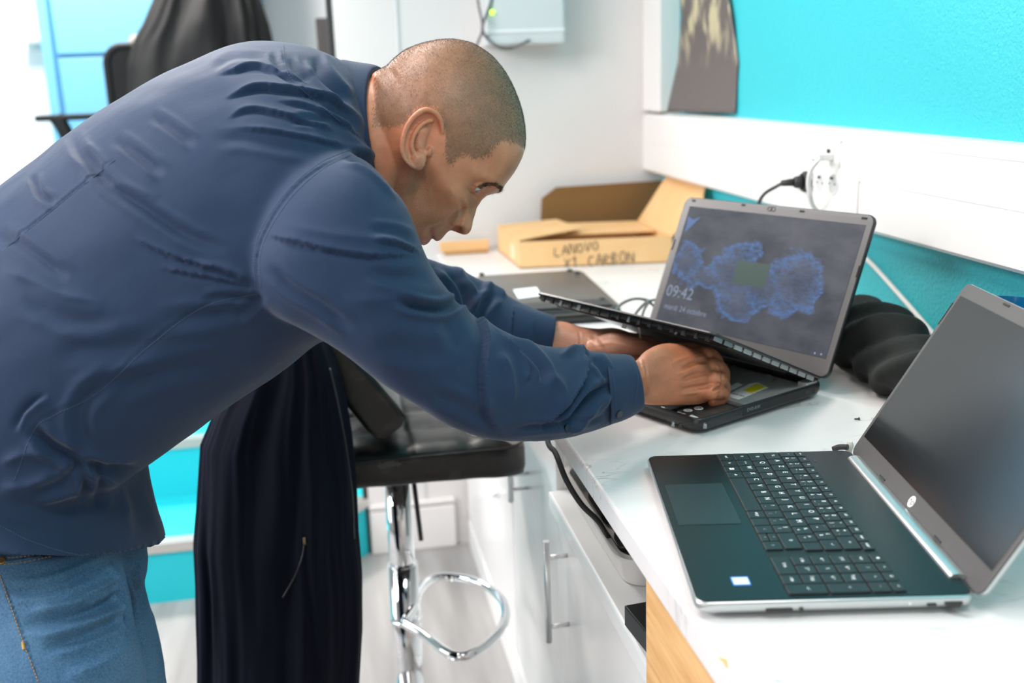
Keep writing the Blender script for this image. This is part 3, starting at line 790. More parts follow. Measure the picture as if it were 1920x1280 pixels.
# battery block at the front with approval marks
bat = part('battery', (0.012, 0.062, zi), (0.088, 0.33, BT - 0.004), 'case2')
zb = BT - 0.0038
bm = new_bm()
def marks(px, py): x_, y_ = loc2(px, py); return Matrix.Translation((x_, y_, zb)) @ Rt
text_mesh(bm, 'CE', 0.0125, marks(1274, 774), 0, spacing=1.05)
text_mesh(bm, '\u2612', 0.001, marks(1274, 774), 0)
x_, y_ = loc2(1290, 768)
tube(bm, [Vector((x_, y_, zb)), Vector((x_, y_, zb + 0.0002))], 0.0062, 26)
x_, y_ = loc2(1310, 764)
ring = [Vector((x_ + 0.0058 * math.cos(a_), y_ + 0.0058 * math.sin(a_), zb)) for a_ in [2 * math.pi * k / 24 for k in range(24)]]
tube(bm, ring, 0.0006, 6, closed=True)
for sgn in (-1, 1): bx(bm, (-0.0055, -0.0008, 0), (0.0055, 0.0008, 0.0002), 0, 0, Matrix.Translation((x_, y_, zb)) @ Matrix.Rotation(sgn * 0.8, 4, 'Z'))
# crossed-out bin
mk = marks(1240, 764)
for pts in (((-0.005, 0.006), (0.005, -0.006)), ((-0.005, -0.006), (0.005, 0.006)), ((-0.004, 0.004), (0.004, 0.004)), ((-0.0035, 0.004), (-0.0025, -0.005)), ((0.0035, 0.004), (0.0025, -0.005)), ((-0.0025, -0.005), (0.0025, -0.005)), ((-0.0015, 0.0055), (0.0015, 0.0055))):
    (a0, b0), (a1, b1) = pts
    tube(bm, [mk @ Vector((a0, b0, 0)), mk @ Vector((a1, b1, 0))], 0.00045, 6)
obj('approval_marks', bm, 'label_w', bat)
bm = new_bm(); x_, y_ = loc2(1291, 769); text_mesh(bm, 'UL', 0.006, Matrix.Translation((x_, y_, zb + 0.0003)) @ Rt, 0); obj('mark_letters', bm, 'case2', bat)
# memory/hard disk bay cover and small label
hd = part('drive_bay_cover', (0.018, 0.008, zi), (0.088, 0.057, BT - 0.0055), mat('bay', (0.05, 0.045, 0.04), 0.35, var=(30, (0.10, 0.09, 0.085), 5, 0.4, 0.7)))
quad('bay_label', [loc2(*p) for p in ((1287, 779), (1301, 785), (1311, 780), (1297, 774))], 'label_w', hd, 0.0003, BT - 0.0055)
for k, (a0, b0) in enumerate([(1262, 790), (1276, 792), (1322, 793), (1352, 776), (1378, 768)]):
    x_, y_ = loc2(a0, b0); bm = new_bm(); tube(bm, [Vector((x_, y_, zi)), Vector((x_, y_, BT - 0.004))], 0.0024, 12); tube(bm, [Vector((x_, y_, BT - 0.004)), Vector((x_, y_, BT - 0.003))], 0.0013, 10)
    obj('screw_post', bm, 'case2' if k % 2 else 'tin2', t)
part('mainboard', (0.095, 0.16, zi), (0.245, 0.365, zi + 0.0025), 'pcb')
rnd = random.Random(3)
for k in range(26):
    x_ = rnd.uniform(0.1, 0.235); y_ = rnd.uniform(0.165, 0.355); w = rnd.uniform(0.004, 0.014); h = rnd.uniform(0.003, 0.01)
    part('chip', (x_, y_, zi + 0.0025), (x_ + h, y_ + w, zi + rnd.uniform(0.004, 0.0075)), rnd.choice(['case2', 'black', 'tin2', 'case2']), None, 0.0003)
bm = new_bm(); tube(bm, smooth_path([Vector((*loc2(1428, 707), BT - 0.004)), Vector((*loc2(1440, 704), BT - 0.002)), Vector((*loc2(1452, 709), BT - 0.003)), Vector((*loc2(1446, 716), BT - 0.004))]), 0.0008, 6)
obj('wire', bm, 'tin2', t)
# speaker / hinge edge strip and port marks on near side
part('side_seam', (0.085, -0.0006, 0.010), (0.236, 0.001, 0.0215), mat('seam_m', (0.010, 0.010, 0.011), 0.5), None, 0.0004)
bm = new_bm()
RotN = Matrix(((1, 0, 0, 0), (0, 0, -1, 0), (0, 1, 0, 0), (0, 0, 0, 1)))
text_mesh(bm, 'DVD-RW', 0.0065, Matrix.Translation((0.105, -0.0009, 0.0165)) @ RotN, 0); obj('drive_mark', bm, 'tin2', t)
part('usb_port', (0.212, -0.0012, 0.012), (0.226, 0.0005, 0.018), 'port')
# lifted keyboard deck
PA = 0.4395
px_, pz_ = -math.cos(PA), math.sin(PA)
# plate frame: X towards the front edge along the slope, Y along the length, Z = down-facing?
CUR[0] = F2 @ Matrix(((px_, 0, pz_, BD), (0, 1, 0, 0), (pz_, 0, -px_, 0.0252), (0, 0, 0, 1)))
PDp = 0.252
pl_parts = []
bm = new_bm()
loft(bm, [rrect(0.003, 0.0, PDp, BW, -0.0018, 0.014), rrect(0.002, -0.001, PDp + 0.001, BW + 0.001, 0.0, 0.015), rrect(0.003, 0.0, PDp, BW, 0.0022, 0.014)])
deck2 = sharp(obj('palm_rest_cover', bm, 'case', t), 50)
bm = new_bm(); bx(bm, (0.05, 0.018, 0.0022), (0.155, BW - 0.018, 0.0040), 0, 0.001); obj('keyboard', bm, 'black', deck2)
bm = new_bm(); bx(bm, (0.190, 0.14, 0.0020), (0.240, 0.235, 0.0026), 0, 0.0004); obj('touchpad', bm, 'case2', deck2)
# ribs and shielding on the underside
bm = new_bm(); bx(bm, (0.02, 0.016, -0.0045), (0.20, BW - 0.03, -0.0018), 0, 0.0008); obj('shield_plate', bm, 'tin2', deck2)
bm = new_bm(); bx(bm, (0.205, 0.01, -0.010), (0.209, BW - 0.01, -0.0018), 0, 0.0003); obj('rib', bm, 'case2', deck2)
bm = new_bm(); bx(bm, (0.243, 0.006, -0.0075), (0.246, BW - 0.006, -0.0018), 0, 0.0003); obj('rib', bm, 'case', deck2)
for k in range(17):     # clips along the front edge
    y_ = 0.012 + k * 0.0215; bm = new_bm(); bx(bm, (0.244, y_, -0.0105), (0.2475, y_ + rnd.uniform(0.004, 0.008), -0.002), 0, 0.0004); obj('clip', bm, rnd.choice(['case', 'tin2', 'case2']), deck2)
for k in range(11):     # bright shield tabs along the near side
    x_ = 0.02 + k * 0.021; bm = new_bm(); bx(bm, (x_, 0.0035, -0.0075), (x_ + 0.0165, 0.0055, -0.0015), 0, 0.0003); obj('shield_tab', bm, 'tin' if k < 9 else 'tin2', deck2)
for k, (x_, y_) in enumerate(((0.19, 0.05), (0.215, 0.10), (0.222, 0.17), (0.19, 0.21), (0.215, 0.27), (0.2, 0.33), (0.225, 0.35))):
    bm = new_bm(); tube(bm, [Vector((x_, y_, -0.002)), Vector((x_, y_, -0.009))], 0.0026, 10); obj('boss', bm, 'tin2' if k % 2 else 'case', deck2)
bm = new_bm(); tube(bm, smooth_path([Vector((0.20, 0.19, -0.006)), Vector((0.17, 0.2, -0.03)), Vector((0.15, 0.19, -0.045))]), 0.0016, 8); obj('ribbon_cable', bm, 'label_w', deck2)
bm = new_bm(); bx(bm, (0.207, 0.205, -0.017), (0.2085, 0.214, -0.002), 0, 0.0002); obj('ribbon_tab', bm, 'label_w', deck2)
# brown/grey frame pieces showing at the far front
for k in range(9):
    y_ = 0.235 + k * 0.015; bm = new_bm(); bx(bm, (0.214, y_, -0.0075), (0.232, y_ + 0.009, -0.003), 0, 0.0006); obj('grille', bm, mat('grille%d' % k, (0.20, 0.17, 0.155), 0.5) if k == 0 else 'grille_m', deck2) if 'grille_m' in M else M.__setitem__('grille_m', mat('grille_m', (0.20, 0.17, 0.155), 0.5)) or obj('grille', bm, 'grille_m', deck2)
# near hinge metal piece
CUR[0] = F2
bm = new_bm(); bx(bm, (0.222, 0.004, BT - 0.004), (0.246, 0.020, BT + 0.002), 0, 0.001); obj('hinge_bracket', bm, 'tin', t)
bm = new_bm(); tube(bm, [Vector((BD - 0.004, 0.012, BT)), Vector((BD - 0.004, 0.062, BT))], 0.0052, 16); obj('hinge', bm, 'case', t)
bm = new_bm(); tube(bm, [Vector((BD - 0.004, BW - 0.062, BT)), Vector((BD - 0.004, BW - 0.012, BT))], 0.0052, 16); obj('hinge', bm, 'case', t)
# screen lid of the opened laptop
LB = 1.1584; sx, sz = math.cos(LB), math.sin(LB)
CUR[0] = F2 @ Matrix(((0, sx, -sz, BD + 0.0052), (1, 0, 0, 0), (0, sz, sx, 0.0252), (0, 0, 0, 1)))
HL = 0.2456
bm = new_bm(); loft(bm, [rrect(0.002, 0.002, BW - 0.002, HL - 0.002, -0.008, 0.012), rrect(0, 0, BW, HL, -0.006, 0.013), rrect(0, 0, BW, HL, -0.001, 0.013), rrect(0.001, 0.001, BW - 0.001, HL - 0.001, 0.0, 0.012)])
lid2 = sharp(obj('lid', bm, 'case', t), 50)
bm = new_bm(); loft(bm, [rrect(0.0015, 0.0015, BW - 0.0015, HL - 0.0015, -0.001, 0.012), rrect(0.0015, 0.0015, BW - 0.0015, HL - 0.0015, 0.0004, 0.012), rrect(0.0025, 0.0025, BW - 0.0025, HL - 0.0025, 0.0008, 0.0115)])
sharp(obj('bezel', bm, 'screen_bezel', lid2), 50)
# measure the lit area from the photo
nb = (F2.to_3x3() @ Vector((-sz, 0, sx))); ob = CUR[0] @ Vector((0, 0, 0.0008)); inv = CUR[0].inverted()
def onlid2(px, py):
    d = ray(px, py); tt = (ob - CC).dot(nb) / d.dot(nb); q = inv @ (CC + d * tt); return q.x, q.y
for p in ((1294, 387), (1622, 423), (1549, 672), (1236, 590), (1447, 392), (1268, 548), (1265, 578), (1376, 365)): print('lid2', p, onlid2(*p))


def lit_screen(W0, W1, H0, H1):
    """lock screen picture: grey rock, blue lagoon ring shapes, green plot; drawn from noise"""
    m = bpy.data.materials.new('lit_screen'); m.use_nodes = True; nt = m.node_tree; b = nt.nodes['Principled BSDF']
    b.inputs['Base Color'].default_value = (0.01, 0.01, 0.012, 1); b.inputs['Roughness'].default_value = 0.3
    N = lambda k: nt.nodes.new(k); L = nt.links.new
    uv = N('ShaderNodeUVMap'); uv.uv_map = 'screen'
    nz = N('ShaderNodeTexNoise'); nz.inputs['Scale'].default_value = 9; nz.inputs['Detail'].default_value = 6; L(uv.outputs[0], nz.inputs['Vector'])
    # warped coordinate
    wv = N('ShaderNodeVectorMath'); wv.operation = 'SCALE'; wv.inputs['Scale'].default_value = 0.24
    sub = N('ShaderNodeVectorMath'); sub.operation = 'SUBTRACT'; sub.inputs[1].default_value = (0.5, 0.5, 0.5); L(nz.outputs[1], sub.inputs[0]); L(sub.outputs[0], wv.inputs[0])
    add = N('ShaderNodeVectorMath'); add.operation = 'ADD'; L(uv.outputs[0], add.inputs[0]); L(wv.outputs[0], add.inputs[1])
    sdf = None
    for cx, cy, rx, ry in ((0.40, 0.50, 0.165, 0.26), (0.74, 0.50, 0.155, 0.27), (0.08, 0.52, 0.10, 0.17), (0.57, 0.42, 0.10, 0.17), (0.22, 0.43, 0.10, 0.10), (0.46, 0.26, 0.13, 0.16)):
        s1 = N('ShaderNodeVectorMath'); s1.operation = 'SUBTRACT'; s1.inputs[1].default_value = (cx, cy, 0); L(add.outputs[0], s1.inputs[0])
        s2 = N('ShaderNodeVectorMath'); s2.operation = 'MULTIPLY'; s2.inputs[1].default_value = (1 / rx, 1 / ry, 0); L(s1.outputs[0], s2.inputs[0])
        ln = N('ShaderNodeVectorMath'); ln.operation = 'LENGTH'; L(s2.outputs[0], ln.inputs[0])
        if sdf is None: sdf = ln.outputs['Value']
        else:
            mn = N('ShaderNodeMath'); mn.operation = 'SMOOTH_MIN'; mn.inputs[2].default_value = 0.25; L(sdf, mn.inputs[0]); L(ln.outputs['Value'], mn.inputs[1]); sdf = mn.outputs[0]
    ra = N('ShaderNodeValToRGB'); e = ra.color_ramp.elements
    e[0].position = 0.42; e[0].color = (0.22, 0.22, 0.22, 1); e[1].position = 1.0; e[1].color = (0, 0, 0, 1); k = e.new(0.70); k.color = (0.55, 0.55, 0.55, 1); k = e.new(0.88); k.color = (0.9, 0.9, 0.9, 1)
    L(sdf, ra.inputs[0])
    n2 = N('ShaderNodeTexNoise'); n2.inputs['Scale'].default_value = 34; n2.inputs['Detail'].default_value = 9; n2.inputs['Roughness'].default_value = 0.75; L(uv.outputs[0], n2.inputs['Vector'])
    r2 = N('ShaderNodeValToRGB'); r2.color_ramp.elements[0].position = 0.40; r2.color_ramp.elements[1].position = 0.60; L(n2.outputs[0], r2.inputs[0])
    fac = N('ShaderNodeMath'); fac.operation = 'MULTIPLY'; L(ra.outputs[0], fac.inputs[0])
    mm = N('ShaderNodeMapRange'); mm.inputs[3].default_value = 0.15; mm.inputs[4].default_value = 1.15; L(r2.outputs[0], mm.inputs[0]); L(mm.outputs[0], fac.inputs[1])
    n3 = N('ShaderNodeTexNoise'); n3.inputs['Scale'].default_value = 5; n3.inputs['Detail'].default_value = 8; L(uv.outputs[0], n3.inputs['Vector'])
    r3 = N('ShaderNodeValToRGB'); r3.color_ramp.elements[0].position = 0.3; r3.color_ramp.elements[1].position = 0.75
    r3.color_ramp.elements[0].color = (*srgb(50, 52, 64), 1); r3.color_ramp.elements[1].color = (*srgb(98, 98, 108), 1); L(n3.outputs[0], r3.inputs[0])
    mx = N('ShaderNodeMix'); mx.data_type = 'RGBA'; L(fac.outputs[0], mx.inputs[0]); L(r3.outputs[0], mx.inputs[6]); mx.inputs[7].default_value = (*srgb(84, 126, 188), 1)
    L(mx.outputs[2], b.inputs['Emission Color']); b.inputs['Emission Strength'].default_value = 0.85
    return m
c4 = [onlid2(*p) for p in ((1294, 387), (1622, 423), (1549, 672))]
sxs = (c4[0][0] + 0.0, c4[2][0]); 
SX0 = (c4[1][0] + c4[2][0]) / 2; SX1 = c4[0][0]; SY0 = c4[2][1]; SY1 = (c4[0][1] + c4[1][1]) / 2
print('screen', SX0, SX1, SY0, SY1)
bm = new_bm(); bx(bm, (SX0 - .0008, SY0 - .0008, 0.0), (SX1 + .0008, SY1 + .0008, 0.0009)); obj('screen_gasket', bm, 'port', lid2)
bm = new_bm(); bx(bm, (SX0, SY0, 0.0), (SX1, SY1, 0.0011))
uvl = bm.loops.layers.uv.new('screen')
for f in bm.faces:
    for l in f.loops: l[uvl].uv = (1 - (l.vert.co.x - SX0) / (SX1 - SX0), (l.vert.co.y - SY0) / (SY1 - SY0))
ms = lit_screen(SX0, SX1, SY0, SY1)
disp = obj('display', bm, ms, lid2)
flip = onlid2(1236, 590)[0] > onlid2(1549, 672)[0]
print('flip', flip)
# in this lid frame x grows towards the far (screen left) end: letters turned round
RotS = Matrix(((-1, 0, 0, 0), (0, 1, 0, 0), (0, 0, 1, 0), (0, 0, 0, 1)))
def on_screen(bm, s, size, px, py, align='LEFT'):
    q = onlid2(px, py); t_ = new_bm()
    text_mesh(t_, s, size, Matrix.Identity(4), 0, 0.00003, align)
    for v in t_.verts: v.co = Vector((q[0] - v.co.x, q[1] + v.co.y, 0.0012 + abs(v.co.z)))
    merge(bm, t_)
M['screen_text'] = mat('screen_text', (0.1, 0.1, 0.1), 0.5, emit=(srgb(118, 132, 158), 0.9))
bm = new_bm(); on_screen(bm, '09:42', 0.028, 1250, 544); on_screen(bm, 'mardi 24 octobre', 0.0135, 1246, 573)
obj('screen_writing', bm, 'screen_text', disp)
bm = new_bm()
for px, py in ((1528, 662), (1540, 664)):
    q = onlid2(px, py); tube(bm, [Vector((q[0], q[1], 0.0011)), Vector((q[0], q[1], 0.0013))], 0.0016, 12)
obj('screen_icons', bm, 'screen_text', disp)
bm = new_bm(); qs = [onlid2(*p) for p in ((1384, 488), (1446, 496), (1433, 540), (1372, 530))]
loft(bm, [[Vector((a, b, 0.0011)) for a, b in qs], [Vector((a, b, 0.00118)) for a, b in qs]], 0, True, False)
obj('screen_plot', bm, mat('green_plot', (0.01, 0.01, 0.01), 0.4, emit=(srgb(58, 82, 74), 0.9)), disp)
bm = new_bm(); qs = [onlid2(*p) for p in ((1290, 405), (1300, 412), (1315, 406), (1290, 430), (1283, 436), (1288, 420))]
loft(bm, [[Vector((a, b, 0.0011)) for a, b in qs], [Vector((a, b, 0.00118)) for a, b in qs]], 0, True, False)
obj('screen_streak', bm, mat('blue_streak', (0.01, 0.01, 0.01), 0.4, emit=(srgb(72, 108, 165), 0.9)), disp)
# bezel details
for px, py, w in ((1301, 376, 0.008), (1394, 384, 0.008), (1504, 396, 0.009), (1621, 409, 0.010)):
    q = onlid2(px, py); bm = new_bm(); bx(bm, (q[0] - w / 2, q[1] - 0.0016, 0.0006), (q[0] + w / 2, q[1] + 0.0016, 0.0016), 0, 0.0005); obj('bumper', bm, 'black_matte', lid2)
for (pa, pb) in (((1612, 498), (1605, 520)), ((1266, 448), (1260, 468))):
    qa, qb = onlid2(*pa), onlid2(*pb); cx = (qa[0] + qb[0]) / 2; bm = new_bm(); bx(bm, (cx - 0.0011, qb[1], 0.0006), (cx + 0.0011, qa[1], 0.0016), 0, 0.0004); obj('bumper', bm, 'black_matte', lid2)
q = onlid2(1447, 392); bm = new_bm()
for dx in (-0.0035, 0.0035):
    tube(bm, [Vector((q[0] + dx + 0.0042 * math.cos(k * math.pi / 9), q[1] + 0.0034 * math.sin(k * math.pi / 9), 0.001)) for k in range(18)], 0.0005, 5, closed=True)
tube(bm, [Vector((q[0] - 0.001, q[1] + 0.001, 0.001)), Vector((q[0] + 0.002, q[1] - 0.002, 0.001))], 0.0005, 5)
obj('engraved_mark', bm, 'black_matte', lid2)
CUR[0] = Matrix.Identity(4)

# ------------------------------------------------------------------ closed laptop further back, underside up
t = thing('laptop', 'closed dark grey laptop lying underside up in front of the cardboard box', 'laptop', (0.44, 2.1, ZC))
cs = [onz(*p, ZC + 0.032) for p in ((886, 515), (1092, 503), (1166, 572))]
cs.append(cs[0] + (cs[2] - cs[1]))
cc = sum(cs, Vector()) / 4
ax = (cs[1] - cs[0]).normalized(); ay = Vector((-ax.y, ax.x, 0)); 
wx = (cs[1] - cs[0]).length; wy = abs((cs[2] - cs[1]).dot(ay))
print('lapC', wx, wy, cc, math.degrees(math.atan2(ax.y, ax.x)))
CUR[0] = Matrix(((ax.x, ay.x, 0, cs[0].x), (ax.y, ay.y, 0, cs[0].y), (0, 0, 1, ZC), (0, 0, 0, 1))) @ Matrix.Translation((0, -wy, 0))
M['grey_back'] = mat('grey_back', (0.085, 0.078, 0.07), 0.33, 0.2, var=(5, (0.11, 0.10, 0.09), 4, 0.35, 0.7))
bm = new_bm(); loft(bm, [rrect(0.004, 0.004, wx - .004, wy - .004, 0.003, 0.02), rrect(0, 0, wx, wy, 0.008, 0.022), rrect(0, 0, wx, wy, 0.014, 0.022), rrect(0.003, 0.003, wx - .003, wy - .003, 0.0165, 0.02)]); sharp(obj('lid', bm, 'case', t), 50)
bm = new_bm(); loft(bm, [rrect(0.002, 0.002, wx - .002, wy - .002, 0.0165, 0.02), rrect(0.0, 0.0, wx, wy, 0.019, 0.022), rrect(0.004, 0.004, wx - .004, wy - .004, 0.029, 0.022), rrect(0.014, 0.014, wx - .014, wy - .014, 0.032, 0.02)]); un = sharp(obj('bottom_case', bm, 'grey_back', t), 50)
bm = new_bm(); bx(bm, (0.03, 0.006, 0.0325), (wx - 0.02, 0.065, 0.0335), 0, 0.0005); bx(bm, (0.05, 0.001, 0.02), (wx - 0.05, 0.03, 0.030), 0, 0.002); obj('battery', bm, mat('batt', (0.02, 0.025, 0.027), 0.4), t)
bm = new_bm(); q0 = inv = None
ci = CUR[0].inverted(); P_ = [ci @ onz(*p, ZC + 0.0325) for p in ((962, 543), (1006, 538), (1016, 554), (972, 560))]
loft(bm, [[Vector((p.x, p.y, 0.0322)) for p in P_], [Vector((p.x, p.y, 0.0328)) for p in P_]], 0, True, False); obj('label', bm, mat('pale_label', (0.72, 0.77, 0.85), 0.4), t)
for p in ((903, 513), (1068, 506), (1082, 511), (1128, 560)):
    q = ci @ onz(*p, ZC + 0.034); bm = new_bm(); tube(bm, [Vector((q.x, q.y, 0.030)), Vector((q.x, q.y, 0.0355))], 0.006, 14); obj('foot', bm, 'rubber', t)
CUR[0] = Matrix.Identity(4)
# cables looped on the worktop behind the lit laptop
for lab, pts in (('thin grey cable arching beside the lit laptop screen, outer loop', [(1156, 582), (1165, 570), (1185, 561), (1205, 561), (1222, 570), (1230, 580)]),
                 ('thin grey cable looped beside the lit laptop screen, middle loop', [(1188, 594), (1198, 580), (1212, 567), (1228, 562), (1245, 562)]),
                 ('thin grey cable looped beside the lit laptop screen, inner loop', [(1203, 596), (1208, 580), (1216, 566), (1213, 562), (1200, 560)])):
    bm = new_bm(); n = len(pts)
    tube(bm, smooth_path([at(a, b, 1.86 + 0.01 * i) for i, (a, b) in enumerate(pts)]), 0.0026, 8); tag(obj('coiled_cable', bm, 'cable_grey'), lab, 'cable')

# ------------------------------------------------------------------ cardboard box
t = thing('cardboard_box', 'open brown cardboard box with LANOVO X1 CARBON handwritten on its front', 'box', (0.66, 2.5, ZC))
A = onz(975, 504); Bc = onz(1245, 493); 
ax = (Bc - A); ax.z = 0; ax.normalize(); ay = Vector((-0.02, 1.0, 0))
bw = 0.375; bd = 0.285; bh = 0.066
A = A + ax * 0.0
CUR[0] = Matrix(((ax.x, ay.x, 0, A.x), (ax.y, ay.y, 0, A.y), (0, 0, 1, ZC + 0.0005), (0, 0, 0, 1)))
print('box origin', A, math.degrees(math.atan2(ax.y, ax.x)))
th = 0.003
def cardpanel(name, pts, nrm, parent=t, m=('card', 'card_in'), thick=th):
    """flat board through pts, thickness along nrm"""
    bm = new_bm(); nrm = Vector(nrm).normalized() * thick
    a = [Vector(p) for p in pts]; b = [p + nrm for p in a]
    loft(bm, [a, b], 0, True, False); return obj(name, bm, m[0], parent)
cardpanel('bottom', [(0, 0, 0.001), (bw, 0, 0.001), (bw, bd, 0.001), (0, bd, 0.001)], (0, 0, 1))
fr_ = cardpanel('front', [(0, 0, 0.001), (bw, 0, 0.001), (bw, 0, bh), (0, 0, bh)], (0, 1, 0))
cardpanel('back', [(0, bd, 0.001), (bw, bd, 0.001), (bw, bd, bh), (0, bd, bh)], (0, -1, 0))
cardpanel('side', [(0, 0.003, 0.001), (0, bd - .003, 0.001), (0, bd - .003, bh), (0, 0.003, bh)], (1, 0, 0))
cardpanel('side', [(bw, 0.003, 0.001), (bw, bd - .003, 0.001), (bw, bd - .003, bh), (bw, 0.003, bh)], (-1, 0, 0))
# left flap half closed, resting, and right flap standing up, back lid flap upright
cardpanel('flap', [(0, 0.004, bh + .001), (0, bd, bh + .001), (0.155, bd - 0.02, bh + 0.014), (0.175, 0.09, bh + 0.012)], (0, 0, 1))
cardpanel('flap', [(0.15, 0.09, bh - 0.002), (0.155, bd - 0.03, bh + 0.004), (bw - 0.01, bd - 0.03, bh + 0.002), (bw - 0.01, 0.10, bh - 0.003)], (0, 0, 1))
bx_i = CUR[0].inverted()
def plane_pt(px, py, p0, n0):
    p0w = CUR[0] @ Vector(p0); nw = CUR[0].to_3x3() @ Vector(n0); d = ray(px, py); return bx_i @ (CC + d * ((p0w - CC).dot(nw) / d.dot(nw)))
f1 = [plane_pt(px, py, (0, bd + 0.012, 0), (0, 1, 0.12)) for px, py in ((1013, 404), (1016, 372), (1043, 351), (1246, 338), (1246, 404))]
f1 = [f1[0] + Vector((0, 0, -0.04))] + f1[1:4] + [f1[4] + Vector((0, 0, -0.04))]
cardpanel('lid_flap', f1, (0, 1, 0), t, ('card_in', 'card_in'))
f2 = [(bw, 0.0, bh), (bw, bd - 0.01, bh), (bw + 0.074, bd - 0.02, bh + 0.118), (bw + 0.078, 0.0, bh + 0.118), (bw + 0.062, -0.028, bh + 0.09), (bw + 0.025, -0.01, bh + 0.03)]
cardpanel('side_flap', f2, (1, 0, 0))
# label on the left side
bm = new_bm(); bx(bm, (-0.0006, 0.06, 0.012), (0, 0.11, 0.048)); obj('label', bm, mat('pale_card', srgb(232, 205, 170), 0.6), t)
# handwriting as marker strokes
STR = {'L': [[(0, 1), (0.0, 0.05), (0.6, 0)]], 'A': [[(0, 0), (0.35, 1), (0.7, 0)], [(0.15, 0.4), (0.6, 0.42)]], 'N': [[(0, 0), (0.02, 1), (0.6, 0), (0.62, 1)]], 'O': [[(0.3, 1), (0.02, 0.7), (0.05, 0.2), (0.35, 0), (0.62, 0.4), (0.5, 0.9), (0.28, 1)]],
       'V': [[(0, 1), (0.3, 0), (0.6, 1)]], 'X': [[(0, 1), (0.6, 0)], [(0.6, 1), (0, 0)]], '1': [[(0, 0.7), (0.3, 1), (0.3, 0)]], 'C': [[(0.6, 0.95), (0.2, 0.9), (0.02, 0.5), (0.2, 0.1), (0.65, 0)]],
       'R': [[(0, 0), (0.05, 1), (0.55, 0.8), (0.1, 0.5), (0.6, 0)]], 'B': [[(0, 0), (0.03, 1), (0.5, 0.8), (0.08, 0.52), (0.55, 0.25), (0, 0)]]}
nf = Vector((ax.y, -ax.x, 0)); pf0 = CUR[0] @ Vector((0, 0, 0)) + nf * 0.0006
def front_pt(px, py):
    d = ray(px, py); return bx_i @ (CC + d * ((pf0 - CC).dot(nf) / d.dot(nf)))
bm = new_bm()
def hand(s, px0, py0, px1, py1, hpx):
    n = len(s)
    for i, ch in enumerate(s):
        if ch == ' ': continue
        cx = px0 + (px1 - px0) * i / n; cy = py0 + (py1 - py0) * i / n; wd = (px1 - px0) / n
        for st in STR[ch]:
            P2 = [front_pt(cx + a * wd * 1.15, cy - b * hpx * (0.85 + 0.25 * ((i * 37) % 5) / 5)) for a, b in st]
            pp = smooth_path(P2, 4) if len(P2) > 2 else P2
            tube(bm, pp, 0.0011, 6)
hand('LANOVO', 1040, 480, 1125, 466, 18)
hand('X1 CARBON', 1058, 503, 1192, 490, 21)
obj('handwriting', bm, 'ink', fr_)
CUR[0] = Matrix.Identity(4)
# flat cardboard sleeve to the left
t = thing('cardboard_tray', 'flat light brown cardboard sleeve on the worktop left of the open box', 'cardboard', (0.36, 2.74, ZC))
q = [onz(*p, ZC + 0.004) for p in ((822, 474), (917, 470))]
bm = new_bm(); bx(bm, (q[0].x + 0.004, q[0].y - 0.02, ZC + 0.008), (q[1].x, q[0].y - 0.001 if q[0].y < YB else YB - 0.002, ZC + 0.034), 0, 0.002); obj('sleeve', bm, 'card', t)
bm = new_bm(); bx(bm, (q[0].x + 0.015, q[0].y - 0.03, ZC + 0.001), (q[1].x - 0.004, YB - 0.01, ZC + 0.0078), 0, 0.002); obj('insert', bm, 'card_edge', t)

# black cloth bundle by the wall
def bundle():
    sec = [((1585, 612), 0.030, 1.70), ((1600, 622), 0.050, 1.66), ((1630, 640), 0.058, 1.60), ((1665, 660), 0.056, 1.54), ((1700, 682), 0.050, 1.48), ((1740, 705), 0.044, 1.42), ((1762, 720), 0.030, 1.405), ((1775, 728), 0.012, 1.395)]
    bm = new_bm(); pts = []; rs = []
    for (px, py), r, d in sec:
        p = at(px, py, d); p.z = ZC + r * 0.93; p.x = min(p.x, XW - r - 0.004)
        pts.append(p); rs.append(r)
    P2 = smooth_path(pts, 8); R2 = list(np.interp(np.linspace(0, len(rs) - 1, len(P2)), range(len(rs)), rs))
    tube(bm, P2, R2, 64)
    bmesh.ops.recalc_face_normals(bm, faces=bm.faces[:]); bm.normal_update()
    for v in bm.verts:
        k = noise.noise(Vector((v.co.x * 9, v.co.y * 9 + v.co.z * 14, v.co.z * 5))) * 0.018 + 0.006 * math.sin((v.co.y * 1.2 + v.co.z * 1.5 + v.co.x * 0.6) * 70) + noise.noise(v.co * 40) * 0.003
        v.co += v.normal * k
        if v.co.z < ZC + 0.001: v.co.z = ZC + 0.001
        if v.co.x > XW - 0.003: v.co.x = XW - 0.003
    tag(obj('cloth_bundle', bm, mat('black_cloth', (0.012, 0.014, 0.013), 0.8, bump=(300, 0.3, 0.001), sheen=0.05, spec=0.25), None, True), 'rolled black cloth bag lying against the turquoise wall behind the front laptop', 'bag')
bundle()
# blue bowl
q = at(1943, 570, 1.36)
print('bowl', q)
bm = new_bm(); r0 = 0.062
lathe(bm, [(0.03, 0.0), (0.034, 0.002), (0.050, 0.02), (r0, q.z - ZC - 0.002), (r0 + 0.003, q.z - ZC), (r0 - 0.001, q.z - ZC + 0.001), (0.048, 0.03), (0.025, 0.008)], (min(q.x, XW - r0 - 0.01), q.y, ZC + 0.0005), 48)
tag(sharp(obj('bowl', bm, 'blue_plastic'), 50), 'glossy blue bowl against the turquoise wall behind the front laptop screen', 'bowl')

